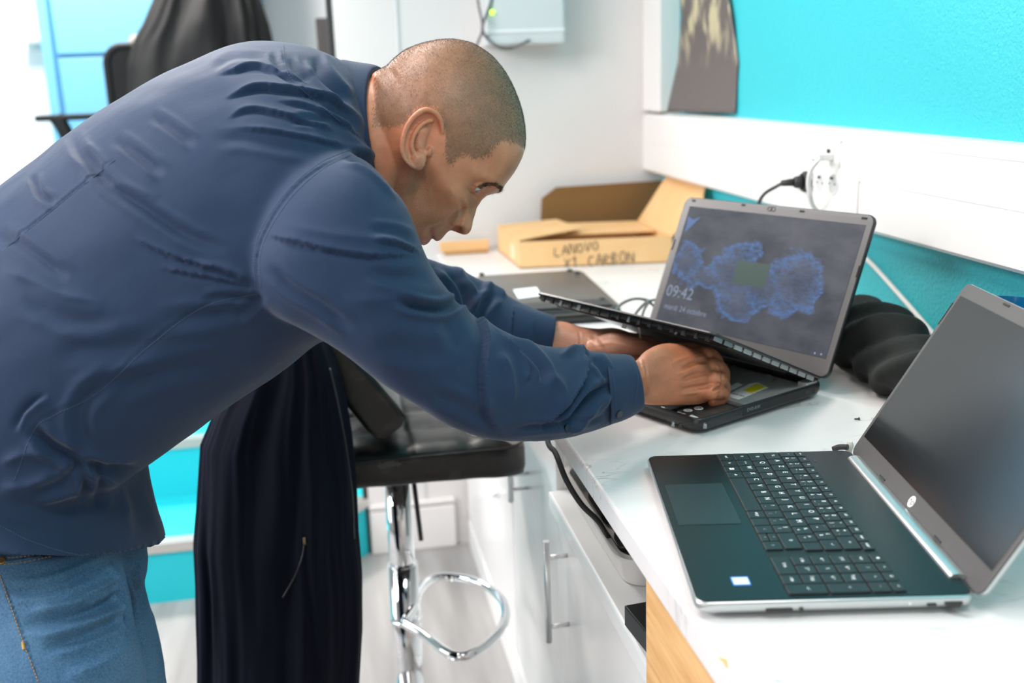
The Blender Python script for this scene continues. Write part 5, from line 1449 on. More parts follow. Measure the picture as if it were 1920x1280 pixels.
EYE_F, EYE_U, EYE_L = 0.0702, 0.0285, 0.0310      # centre of the eyeball
def ear(bm, s=-1):
    """near ear measured from the photo; the far one mirrored"""
    def E(px, py, lat):
        p = epx(px, py, lat)
        if s < 0: return p
        v = p - HC; l = v.dot(HL); return p - HL * (2 * l)
    hel = [(826, 262, .0675), (829, 246, .074), (828, 230, .079), (821, 216, .083), (809, 208, .086), (797, 206, .088), (784, 212, .090), (771, 225, .0915), (761, 242, .092), (755, 262, .0925), (754, 282, .092), (759, 298, .0905), (768, 309, .088), (778, 314, .085)]
    P_ = smooth_path([E(*h) for h in hel], 6); n = len(P_)
    tube(bm, P_, [0.0034 - 0.0010 * abs(k / n - 0.45) * 2 for k in range(n)], 12)
    blob(bm, E(783, 304, .083), 0.0095, (0.95, 0.55, 1.05)); blob(bm, E(788, 297, .080), 0.0080, (0.9, 0.6, 1.0))
    # antihelix
    ah = [(812, 226, .080), (800, 228, .083), (786, 238, .0855), (776, 254, .087), (772, 272, .087), (776, 287, .085), (784, 293, .083)]
    P_ = smooth_path([E(*h) for h in ah], 6); tube(bm, P_, 0.0027, 10)
    # bowl of the ear: sheet with thickness between rim and head
    rim = [(824, 245), (818, 222), (800, 212), (782, 220), (767, 240), (761, 265), (762, 288), (772, 303), (788, 303), (800, 290), (806, 275), (814, 262)]
    lat0 = [.072, .079, .083, .0855, .0875, .088, .0875, .084, .077, .071, .069, .069]
    c0 = E(795, 262, .0715); n = len(rim)
    top = [c0 + (E(a, b, l_) - c0) * 1.07 for (a, b), l_ in zip(rim, lat0)]; out = (E(795, 262, .09) - E(795, 262, .08)).normalized()
    t_ = new_bm()
    loops = []
    for fr in (1.0, 0.85, 0.6, 0.35):
        loops.append([c0.lerp(p, fr) - out * (0.0045 * (1 - fr)) for p in top])
    vt = [[t_.verts.new(p + out * 0.0009) for p in lp] for lp in loops]; vb = [[t_.verts.new(p - out * 0.0030) for p in lp] for lp in loops]
    for V, fl in ((vt, 0), (vb, 1)):
        for i in range(3):
            for k in range(n):
                q = (V[i][k], V[i][(k + 1) % n], V[i + 1][(k + 1) % n], V[i + 1][k]); t_.faces.new(q[::-1] if fl else q)
        t_.faces.new(V[3] if not fl else V[3][::-1])
    for k in range(n): t_.faces.new((vt[0][k], vb[0][k], vb[0][(k + 1) % n], vt[0][(k + 1) % n]))
    bmesh.ops.recalc_face_normals(t_, faces=t_.faces[:]); merge(bm, t_)
    # stem joining ear to the head, behind the bowl
    tube(bm, [E(803, 230, .066), E(790, 250, .074), E(786, 275, .074), E(793, 300, .066)], [0.009, 0.009, 0.009, 0.007], 12)
    blob(bm, E(802.5, 284, .0745), 0.0052, (1, 1, 1.25))      # tragus
    blob(bm, E(784, 291, .0815), 0.0042)                     # antitragus


def build_body():
    bm = new_bm()
    head_grid(bm)
    for s in (-1, 1): ear(bm, s)
    # eyelids: shells with an opening
    for s in (-1, 1):
        ec = hpt(EYE_F, s * EYE_L, EYE_U); r = 0.0134
        t_ = new_bm(); nu, nv = 32, 20
        def sp(th, ph, rr):   # th sideways, ph up
            return ec + HF * (rr * math.cos(ph) * math.cos(th)) + HL * (rr * math.cos(ph) * math.sin(th)) + HU * (rr * math.sin(ph))
        for lo, hi in ((-14, 88), (-88, -30)):
            V = {}
            for k, rr in enumerate((r, r - 0.0022)):
                for i in range(nu + 1):
                    th = math.radians(-80 + 160 * i / nu); op = math.cos(th) ** 2
                    for j in range(nv + 1):
                        a0 = lo if lo > -50 else lo; a1 = hi
                        if lo == -14: a0 = -22 + 17 * op           # upper lid, eye cast down
                        else: a1 = -22 - 9 * op
                        ph = math.radians(a0 + (a1 - a0) * j / nv); V[k, i, j] = t_.verts.new(sp(th, ph, rr))
            for i in range(nu):
                for j in range(nv):
                    t_.faces.new((V[0, i, j], V[0, i + 1, j], V[0, i + 1, j + 1], V[0, i, j + 1])); t_.faces.new((V[1, i, j], V[1, i, j + 1], V[1, i + 1, j + 1], V[1, i + 1, j]))
            for i in range(nu):
                for j in (0, nv): t_.faces.new((V[0, i, j], V[1, i, j], V[1, i + 1, j], V[0, i + 1, j]))
            for j in range(nv):
                for i in (0, nu): t_.faces.new((V[0, i, j], V[0, i, j + 1], V[1, i, j + 1], V[1, i, j]))
        bmesh.ops.recalc_face_normals(t_, faces=t_.faces[:]); merge(bm, t_)
    # neck
    sec_loft(bm, [(640, 190, 700, 430, 1.28, .060), (680, 158, 735, 425, 1.275, .062), (708, 137, 755, 405, 1.27, .061, -22), (738, 140, 780, 395, 1.27, .056, -10), (775, 165, 800, 370, 1.27, .045)], 48, 6, 2.1)
    # slim trunk, arms and thighs inside the clothes
    sec_loft(bm, [(40, 790, 190, 860, 1.26, .10), (90, 520, 350, 700, 1.27, .14), (250, 280, 500, 560, 1.28, .15), (430, 150, 640, 480, 1.28, .15), (600, 170, 700, 400, 1.28, .09), (650, 190, 710, 400, 1.28, .055)], 40, 4)
    for pts, rs in (([(570, 435, 1.14), (688, 511, 1.115), (746, 583, 1.11), (810, 650, 1.13), (868, 690, 1.15), (935, 716, 1.18), (1005, 730, 1.22), (1076, 733, 1.27), (1132, 728, 1.31), (1163, 720, 1.335), (1195, 710, 1.355)], [.05, .045, .038, .032, .028, .026, .026, .025, .022, .020, .024]),
                    ([(620, 420, 1.40), (690, 490, 1.44), (755, 542, 1.475), (810, 570, 1.505), (865, 592, 1.53), (920, 606, 1.55), (970, 616, 1.562), (1030, 629, 1.575)], [.045, .04, .036, .034, .030, .026, .024, .022])):
        P_ = [at(*p) for p in pts]; PP = smooth_path(P_, 6); tube(bm, PP, list(np.interp(np.linspace(0, len(rs) - 1, len(PP)), range(len(rs)), rs)), 20)
    for pts in ([(45, 900, 1.21), (60, 1100, 1.20), (80, 1300, 1.19)], [(100, 900, 1.34), (130, 1100, 1.36), (160, 1300, 1.36)]):
        tube(bm, smooth_path([at(*p) for p in pts], 6), .04, 20)
    # right hand ------------------------------------------------------
    sec_loft(bm, [(1164, 694, 1168, 744, 1.345, .020), (1188, 683, 1194, 752, 1.36, .022), (1212, 659, 1218, 757, 1.375, .025), (1242, 646, 1250, 757, 1.395, .028), (1275, 646, 1284, 757, 1.41, .029), (1304, 655, 1312, 755, 1.42, .027), (1326, 672, 1331, 747, 1.425, .020), (1336, 688, 1340, 735, 1.43, .012)], 40, 6, 2.3)
    fingers = [([(1262, 676, 1.42), (1318, 664, 1.452), (1340, 672, 1.487), (1346, 694, 1.505), (1338, 712, 1.500)], [.0105, .0112, .0100, .0092, .0082]),
               ([(1270, 694, 1.415), (1332, 686, 1.432), (1353, 695, 1.466), (1355, 716, 1.478), (1344, 730, 1.468)], [.0108, .0118, .0106, .0096, .0085]),
               ([(1272, 714, 1.41), (1338, 709, 1.417), (1354, 716, 1.446), (1357, 736, 1.455), (1345, 746, 1.445)], [.0108, .0114, .0102, .0093, .0082]),
               ([(1270, 734, 1.40), (1332, 735, 1.404), (1352, 737, 1.422), (1353, 747, 1.430), (1338, 752, 1.425)], [.0100, .0108, .0098, .0086, .0078]),
               ([(1222, 676, 1.39), (1262, 662, 1.428), (1298, 657, 1.462), (1326, 668, 1.488), (1340, 684, 1.50)], [.0140, .0130, .0110, .0100, .0085])]
    for pts, rs in fingers:
        PP = smooth_path([at(*p) for p in pts], 6); R_ = list(np.interp(np.linspace(0, len(rs) - 1, len(PP)), range(len(rs)), rs)); tube(bm, PP, R_, 16); blob(bm, PP[-1], R_[-1] * 1.0); 
    for px, py, d, r in ((1322, 665, 1.440, .0105), (1334, 687, 1.422, .0112), (1339, 711, 1.408, .0108), (1333, 736, 1.396, .0102)): blob(bm, at(px, py, d), r)
    # left hand -------------------------------------------------------
    sec_loft(bm, [(985, 604, 980, 645, 1.565, .018), (1028, 603, 1022, 656, 1.575, .021), (1060, 604, 1056, 664, 1.58, .020), (1090, 613, 1086, 672, 1.58, .022), (1122, 617, 1118, 680, 1.58, .028), (1152, 616, 1150, 688, 1.58, .034), (1180, 624, 1178, 690, 1.585, .036), (1202, 640, 1200, 686, 1.59, .028)], 40, 6, 2.2)
    for pts, rs in (([(1150, 632, 1.60), (1200, 640, 1.62), (1236, 648, 1.63), (1262, 668, 1.63)], [.012, .012, .0105, .009]),
                    ([(1150, 645, 1.59), (1202, 655, 1.60), (1240, 664, 1.605), (1262, 682, 1.60)], [.012, .0122, .0105, .009]),
                    ([(1150, 655, 1.575), (1200, 668, 1.58), (1236, 680, 1.585), (1255, 692, 1.58)], [.012, .0115, .010, .0088]),
                    ([(1150, 665, 1.56), (1196, 680, 1.562), (1226, 692, 1.565), (1240, 702, 1.56)], [.011, .0105, .0095, .008]),
                    ([(1108, 655, 1.555), (1150, 646, 1.535), (1190, 648, 1.530), (1216, 655, 1.540), (1236, 662, 1.55)], [.015, .0175, .0130, .0105, .0085])):
        PP = smooth_path([at(*p) for p in pts], 6); R_ = list(np.interp(np.linspace(0, len(rs) - 1, len(PP)), range(len(rs)), rs)); tube(bm, PP, R_, 16); blob(bm, PP[-1], R_[-1])
    me = fuse(bm, 0.0015, 3, 0.5)
    return me


# ---- skin ------------------------------------------------------------------
def skin_mat():
    m = mat('skin', (0.42, 0.22, 0.13), 0.45, sss=0.12); nt = m.node_tree; b = nt.nodes['Principled BSDF']; N = nt.nodes.new; L = nt.links.new
    at_ = N('ShaderNodeAttribute'); at_.attribute_name = 'tone'
    tc = N('ShaderNodeTexCoord'); nz = N('ShaderNodeTexNoise'); nz.inputs['Scale'].default_value = 60; nz.inputs['Detail'].default_value = 6; L(tc.outputs['Object'], nz.inputs['Vector'])
    mr = N('ShaderNodeMapRange'); mr.inputs[1].default_value = 0.3; mr.inputs[2].default_value = 0.7; mr.inputs[3].default_value = 0.86; mr.inputs[4].default_value = 1.1; L(nz.outputs[0], mr.inputs[0])
    mx = N('ShaderNodeMix'); mx.data_type = 'RGBA'; mx.blend_type = 'MULTIPLY'; mx.inputs[0].default_value = 1; L(at_.outputs['Color'], mx.inputs[6]); L(mr.outputs[0], mx.inputs[7])
    # beard shadow and freckles
    vo = N('ShaderNodeTexVoronoi'); vo.inputs['Scale'].default_value = 420; L(tc.outputs['Object'], vo.inputs['Vector'])
    r2 = N('ShaderNodeValToRGB'); r2.color_ramp.elements[0].position = 0.10; r2.color_ramp.elements[0].color = (0.55, 0.5, 0.48, 1); r2.color_ramp.elements[1].position = 0.30; L(vo.outputs[0], r2.inputs[0])
    m2 = N('ShaderNodeMix'); m2.data_type = 'RGBA'; m2.blend_type = 'MULTIPLY'; L(at_.outputs['Alpha'], m2.inputs[0]); L(mx.outputs[2], m2.inputs[6]); L(r2.outputs[0], m2.inputs[7])
    L(m2.outputs[2], b.inputs['Base Color'])
    n2 = N('ShaderNodeTexNoise'); n2.inputs['Scale'].default_value = 700; n2.inputs['Detail'].default_value = 3; L(tc.outputs['Object'], n2.inputs['Vector'])
    bp = N('ShaderNodeBump'); bp.inputs['Strength'].default_value = 0.25; bp.inputs['Distance'].default_value = 0.0006; L(n2.outputs[0], bp.inputs['Height']); L(bp.outputs[0], b.inputs['Normal'])
    return m
M['skin'] = skin_mat()


def seg_mask(px, pl, w):
    P_ = np.array(pl, float); best = np.full(len(px), 1e9)
    for i in range(len(P_) - 1):
        a = P_[i]; d = P_[i + 1] - a; t = np.clip(((px - a) @ d) / (d @ d), 0, 1); r = px - a - t[:, None] * d; best = np.minimum(best, np.hypot(r[:, 0], r[:, 1]))
    return np.exp(-(best / w) ** 2)


def in_poly(px, pl):
    x, y = px[:, 0], px[:, 1]; c = np.zeros(len(px), bool); j = len(pl) - 1
    for i in range(len(pl)):
        xi, yi = pl[i]; xj, yj = pl[j]
        c ^= ((yi > y) != (yj > y)) & (x < (xj - xi) * (y - yi) / (yj - yi + 1e-9) + xi); j = i
    return c


man = thing('person', 'man in navy shirt and blue jeans bending over the worktop, hands in a laptop', 'person', (-0.30, 1.25, 0.0))
me = build_body()
co = get_co(me); no = get_no(me); v = co - np.array(HC); F_ = v @ np.array(HF); U_ = v @ np.array(HU); L_ = v @ np.array(HL)
phi = np.degrees(np.arctan2(U_, F_)); rad = np.sqrt(F_ ** 2 + U_ ** 2 + L_ ** 2)
px, dep = to_px(co); is_head = (rad < 0.17)
near = (no @ np.array(CF)) < 0.15
# fine relief: veins, knuckle creases and tendons of the hands, brow lines
hf = [([(1222, 672), (1250, 668), (1275, 682), (1300, 678)], 3.5, 0.35, 'r'), ([(1232, 720), (1262, 708), (1290, 716)], 3.5, 0.4, 'r'), ([(1250, 668), (1262, 690), (1268, 712)], 3, 0.3, 'r'),
      ([(1262, 705), (1300, 690), (1330, 686)], 5, 1.3, 'r'), ([(1262, 722), (1300, 712), (1336, 710)], 5, 1.2, 'r'), ([(1262, 738), (1300, 736), (1330, 736)], 5, 1.0, 'r'), ([(1255, 682), (1290, 670), (1320, 664)], 5, 1.3, 'r'),
      ([(1275, 692), (1305, 680), (1326, 676)], 4, 1.6, 'v'), ([(1275, 714), (1305, 702), (1334, 698)], 4, 1.5, 'v'), ([(1275, 732), (1310, 725), (1336, 724)], 4, 1.4, 'v'),
      ([(1338, 690), (1348, 697)], 3, 1.0, 'v'), ([(1342, 718), (1352, 722)], 3, 1.0, 'v'), ([(1335, 733), (1346, 727), (1358, 726)], 2.5, 2.2, 'v'), ([(1350, 672), (1352, 700), (1356, 722)], 2, 0.8, 'v'),
      ([(1198, 672), (1203, 700), (1202, 742)], 2.5, 0.8, 'v'), ([(1206, 670), (1212, 700), (1210, 745)], 2.5, 0.6, 'v'),
      ([(1085, 618), (1088, 640), (1084, 664)], 2.5, 0.7, 'v'), ([(1120, 640), (1150, 635), (1190, 645)], 4, 0.8, 'v'), ([(1108, 626), (1130, 655)], 4, 0.8, 'v')]
rel = fold_field(px, hf) * 1.7 * near * (~is_head)
# face creases in the head's own picture plane
ff = [([(873, 352), (884, 362), (897, 372)], 2.2, 0.8, 'v'), ([(862, 372), (868, 392), (862, 415), (848, 428)], 4, 1.6, 'v'), ([(900, 352), (912, 346), (928, 348)], 3, 0.9, 'v'), ([(880, 346), (893, 352), (905, 358)], 1.6, 0.6, 'v'),
      ([(728, 126), (742, 146), (748, 164)], 5, 0.8, 'v'), ([(838, 415), (850, 424), (862, 430)], 2.2, 0.9, 'v'), ([(842, 350), (850, 362), (860, 372)], 6, 0.8, 'r')]
rel += fold_field(px, ff) * near * is_head
# nostril and ear canal
for (cx, cy, rr, dd) in ((858, 432, 10.0, 11.0), (801, 276, 4.0, 3.5), (796, 262, 10, 2.0)):
    g = np.exp(-(((px[:, 0] - cx) / rr) ** 2 + ((px[:, 1] - cy) / (rr * 0.62 if cx == 858 else rr * 1.25)) ** 2) ** 1.5); rel -= g * dd * 0.001 * is_head * near
co = co + no * rel[:, None]; set_co(me, co)
# colours that belong to the skin itself
tone = np.tile(np.array([0.56, 0.222, 0.115]), (len(co), 1)); alpha = np.zeros(len(co))
def mixc(c, w): 
    global tone
    tone = tone * (1 - w[:, None]) + np.array(c) * w[:, None]
lip = np.exp(-((phi + 29.5) / 5.2) ** 4) * np.exp(-(np.abs(L_) / 0.023) ** 4) * (F_ > 0.05) * is_head; mixc((0.40, 0.145, 0.11), lip * 0.75)
earm = np.exp(-(((px[:, 0] - 790) / 42) ** 2 + ((px[:, 1] - 262) / 58) ** 2) ** 3) * (np.abs(L_) > 0.071) * is_head; mixc((0.60, 0.215, 0.12), earm * 0.75)
beard = np.clip((-phi - 12) / 12, 0, 1) * np.clip((phi + 85) / 12, 0, 1) * (1 - lip) * is_head * (rad > 0.06); alpha += beard * 0.75; mixc((0.30, 0.18, 0.12), beard * 0.25)
hand_ = (px[:, 0] > 1000) & ~is_head; mixc((0.50, 0.180, 0.090), hand_ * 1.0)
lh = (px[:, 0] < 1260) & (dep > 1.48) & hand_; mixc((0.56, 0.28, 0.19), lh * 0.8)
rng0 = np.random.default_rng(2)
hair_poly = [(700, 236), (708, 120), (760, 40), (960, 40), (1010, 200), (1002, 283), (972, 268), (946, 262), (930, 272), (915, 292), (893, 296), (872, 290), (858, 296), (850, 306), (838, 304), (835, 288), (836, 262), (832, 225), (815, 203), (790, 200), (770, 214), (757, 232), (742, 236), (722, 238)]
# mirror: judge far side vertices by their mirrored position
co_m = co - 2 * np.outer(L_, np.array(HL)); pxm, _ = to_px(np.where((L_ > 0)[:, None], co_m, co)); jit = np.stack([vnoise(co[:, :], 160, 3), vnoise(co, 160, 40)], 1) * 9 if False else rng0.normal(0, 3.2, (len(co), 2))
hm = in_poly(pxm + jit, hair_poly) & is_head & (rad > 0.062)
earv = (np.abs(L_) > 0.077) & (np.hypot(pxm[:, 0] - 790, pxm[:, 1] - 262) < 64); hm &= ~earv
mixc((0.20, 0.112, 0.062), hm * 0.72)
ca = me.color_attributes.new('tone', 'FLOAT_COLOR', 'POINT'); ca.data.foreach_set('color', np.concatenate([tone, np.clip(alpha, 0, 1)[:, None]], 1).astype(np.float32).ravel())
body = link('body', me, 'skin', man, True)
print('body verts', len(co))

# stubble hair: short strands growing from the scalp
def hair_mat():
    m = mat('hair', (0.05, 0.035, 0.025), 0.5); return m
M['hair'] = mat('hair', (0.10, 0.068, 0.046), 0.6)
rng = np.random.default_rng(5)
tri = me.loop_triangles; me.calc_loop_triangles(); 
tv = np.empty(len(me.loop_triangles) * 3, dtype=np.int64); me.loop_triangles.foreach_get('vertices', tv); tv = tv.reshape(-1, 3)
scal = hm[tv].any(1); T_ = tv[scal]
# soft edge towards the hairline
def scatter(T_, count, length, width, lean, jitter, name, m, parent, wfun=None):
    a, b, c = co[T_[:, 0]], co[T_[:, 1]], co[T_[:, 2]]
    ar = np.linalg.norm(np.cross(b - a, c - a), axis=1)
    if wfun is not None: ar = ar * wfun(T_)
    idx = rng.choice(len(T_), count, p=ar / ar.sum()); u_, v_ = rng.random(count), rng.random(count); k = u_ + v_ > 1; u_[k] = 1 - u_[k]; v_[k] = 1 - v_[k]
    P_ = a[idx] + (b - a)[idx] * u_[:, None] + (c - a)[idx] * v_[:, None]; n_ = no[T_[idx, 0]]
    D = n_ * (1 - lean) + jitter(P_, n_) * lean + rng.normal(0, 0.22, (count, 3)); D /= np.linalg.norm(D, axis=1)[:, None]
    ln = length * rng.uniform(0.6, 1.15, count)[:, None]; side = np.cross(D, rng.normal(0, 1, (count, 3))); side /= np.linalg.norm(side, axis=1)[:, None]
    P_ = P_ - n_ * 0.0003
    V = np.concatenate([P_ - side * width, P_ + side * width, P_ + D * ln], 1).reshape(-1, 3)
    hme = bpy.data.meshes.new(name); F = np.arange(count * 3).reshape(-1, 3)
    hme.vertices.add(len(V)); hme.vertices.foreach_set('co', V.ravel()); hme.loops.add(len(V)); hme.loops.foreach_set('vertex_index', F.ravel().astype(np.int32))
    hme.polygons.add(count); hme.polygons.foreach_set('loop_start', (np.arange(count) * 3).astype(np.int32)); hme.update(calc_edges=True)
    return link(name, hme, m, parent, True)
fwd = np.array(HF) * 0.8 - np.array(HU) * 0.3
def grow(P_, n_):
    t_ = fwd - (n_ @ fwd)[:, None] * n_; t_ /= np.maximum(np.linalg.norm(t_, axis=1), 1e-6)[:, None]; return t_
topw = lambda T: 0.8 + 0.5 * np.clip((phi[T[:, 0]] - 40) / 40, 0, 1) * np.clip((0.075 - np.abs(L_[T[:, 0]])) / 0.04, 0, 1)
hair = scatter(T_, 100000, 0.0030, 0.00010, 0.62, grow, 'hair', 'hair', man, topw)
brow_px = [(897, 352), (912, 346), (928, 347), (941, 356)]
bmk = (seg_mask(pxm, brow_px, 4.2) > 0.45) & is_head & (F_ > 0.06); BT_ = tv[bmk[tv].all(1)]
if len(BT_): scatter(BT_, 2400, 0.0065, 0.00014, 0.8, lambda P_, n_: np.tile(np.array(HL) * -0.6 + np.array(HU) * 0.5, (len(P_), 1)), 'eyebrow', 'hair', man)
# eyes
M['eye_white'] = mat('eye_white', (0.72, 0.70, 0.68), 0.12, coat=1.0)
M['iris'] = mat('iris', (0.03, 0.018, 0.012), 0.12, coat=1.0)
for s in (-1, 1):
    ec = hpt(EYE_F, s * EYE_L, EYE_U); bm = new_bm(); bmesh.ops.create_uvsphere(bm, u_segments=32, v_segments=20, radius=0.0122, matrix=Matrix.Translation(ec)); eo = obj('eye', bm, 'eye_white', man, True)
    look = (HF * 0.88 - HU * 0.46).normalized(); bm = new_bm(); t1 = look.cross(HL).normalized(); t2 = look.cross(t1)
    rings = []
    for al_, in ((0.0,), (10,), (20,), (28,)):
        rings.append([ec + (look * math.cos(math.radians(al_)) + (t1 * math.cos(q) + t2 * math.sin(q)) * math.sin(math.radians(al_ + 0.01))) * 0.01235 for q in [2 * math.pi * k / 24 for k in range(24)]])
    loft(bm, rings, 0, False); obj('iris', bm, 'iris', eo, True)

# ---- clothes -----------------------------------------------------------------
def cloth(name, col, rough, weave, sheen=0.3, col2=None):
    m = mat(name, col, rough, sheen=sheen, spec=0.22); nt = m.node_tree; b = nt.nodes['Principled BSDF']; N = nt.nodes.new; L = nt.links.new
    tc = N('ShaderNodeTexCoord'); n1 = N('ShaderNodeTexNoise'); n1.inputs['Scale'].default_value = weave; n1.inputs['Detail'].default_value = 2; L(tc.outputs['Object'], n1.inputs['Vector'])
    bp = N('ShaderNodeBump'); bp.inputs['Strength'].default_value = 0.30; bp.inputs['Distance'].default_value = 0.0005; L(n1.outputs[0], bp.inputs['Height'])
    n2 = N('ShaderNodeTexNoise'); n2.inputs['Scale'].default_value = 38; n2.inputs['Detail'].default_value = 5; L(tc.outputs['Object'], n2.inputs['Vector'])
    b2 = N('ShaderNodeBump'); b2.inputs['Strength'].default_value = 0.22; b2.inputs['Distance'].default_value = 0.003; L(n2.outputs[0], b2.inputs['Height']); L(bp.outputs[0], b2.inputs['Normal']); L(b2.outputs[0], b.inputs['Normal'])
    if col2:
        rp = N('ShaderNodeValToRGB'); rp.color_ramp.elements[0].color = (*col, 1); rp.color_ramp.elements[1].color = (*col2, 1); rp.color_ramp.elements[0].position = .38; rp.color_ramp.elements[1].position = .62
        n3 = N('ShaderNodeTexNoise'); n3.inputs['Scale'].default_value = weave * 0.6; n3.inputs['Detail'].default_value = 5; L(tc.outputs['Object'], n3.inputs['Vector'])
        n4 = N('ShaderNodeTexNoise'); n4.inputs['Scale'].default_value = 9; n4.inputs['Detail'].default_value = 3; L(tc.outputs['Object'], n4.inputs['Vector'])
        ad = N('ShaderNodeMath'); ad.operation = 'ADD'; L(n3.outputs[0], ad.inputs[0]); L(n4.outputs[0], ad.inputs[1]); hf_ = N('ShaderNodeMath'); hf_.operation = 'MULTIPLY'; hf_.inputs[1].default_value = 0.5; L(ad.outputs[0], hf_.inputs[0])
        L(hf_.outputs[0], rp.inputs[0]); L(rp.outputs[0], b.inputs['Base Color'])
    return m
M['shirt'] = cloth('shirt', (0.0165, 0.034, 0.078), 0.70, 1500, 0.12)
M['stitch'] = mat('stitch', (0.055, 0.085, 0.15), 0.7)
M['denim'] = cloth('denim', (0.040, 0.105, 0.20), 0.85, 900, 0.0, (0.10, 0.20, 0.32))
M['tan_thread'] = mat('tan_thread', (0.42, 0.22, 0.08), 0.7)

SH = dict(
    torso=[(-170, 968, 289, 1026, 1.25, .200, 0, -104), (-165, 910, 262, 965, 1.25, .195, 0, -60), (-150, 850, 250, 892, 1.25, .188, 0, -20), (-135, 700, 300, 852, 1.255, .19), (-85, 480, 375, 802, 1.26, .20), (0, 368, 460, 738, 1.265, .21), (100, 288, 545, 682, 1.27, .215), (200, 213, 612, 630, 1.27, .22),
           (300, 150, 680, 600, 1.275, .225), (400, 100, 725, 560, 1.28, .225), (470, 80, 750, 500, 1.28, .215), (540, 80, 755, 445, 1.28, .19), (600, 95, 745, 400, 1.28, .15), (645, 118, 735, 350, 1.28, .105), (668, 135, 722, 320, 1.28, .07)],
    right=[(560, 250, 450, 440, 1.16, .07), (612, 272, 476, 530, 1.13, .085), (690, 300, 520, 588, 1.11, .085), (755, 380, 620, 642, 1.105, .078), (792, 465, 700, 702, 1.11, .072), (830, 540, 790, 758, 1.13, .068), (880, 588, 855, 796, 1.15, .066), (945, 622, 925, 818, 1.175, .062), (1010, 645, 1000, 820, 1.21, .058), (1080, 657, 1072, 812, 1.26, .054), (1130, 665, 1134, 797, 1.305, .048), (1160, 670, 1166, 780, 1.325, .044)],
    left=[(560, 220, 600, 500, 1.38, .08), (690, 400, 660, 560, 1.43, .075), (770, 470, 740, 610, 1.47, .065), (820, 490, 800, 640, 1.50, .060), (870, 508, 860, 665, 1.525, .056), (925, 538, 915, 668, 1.545, .050), (975, 568, 968, 664, 1.56, .044), (1005, 580, 998, 660, 1.57, .040)])
bm = new_bm()
sec_loft(bm, SH['torso'], 72, 6, 2.25)
sec_loft(bm, SH['right'], 48, 6, 2.1)
sec_loft(bm, SH['left'], 48, 6, 2.1)
me = fuse(bm, 0.0042, 6, 0.6)
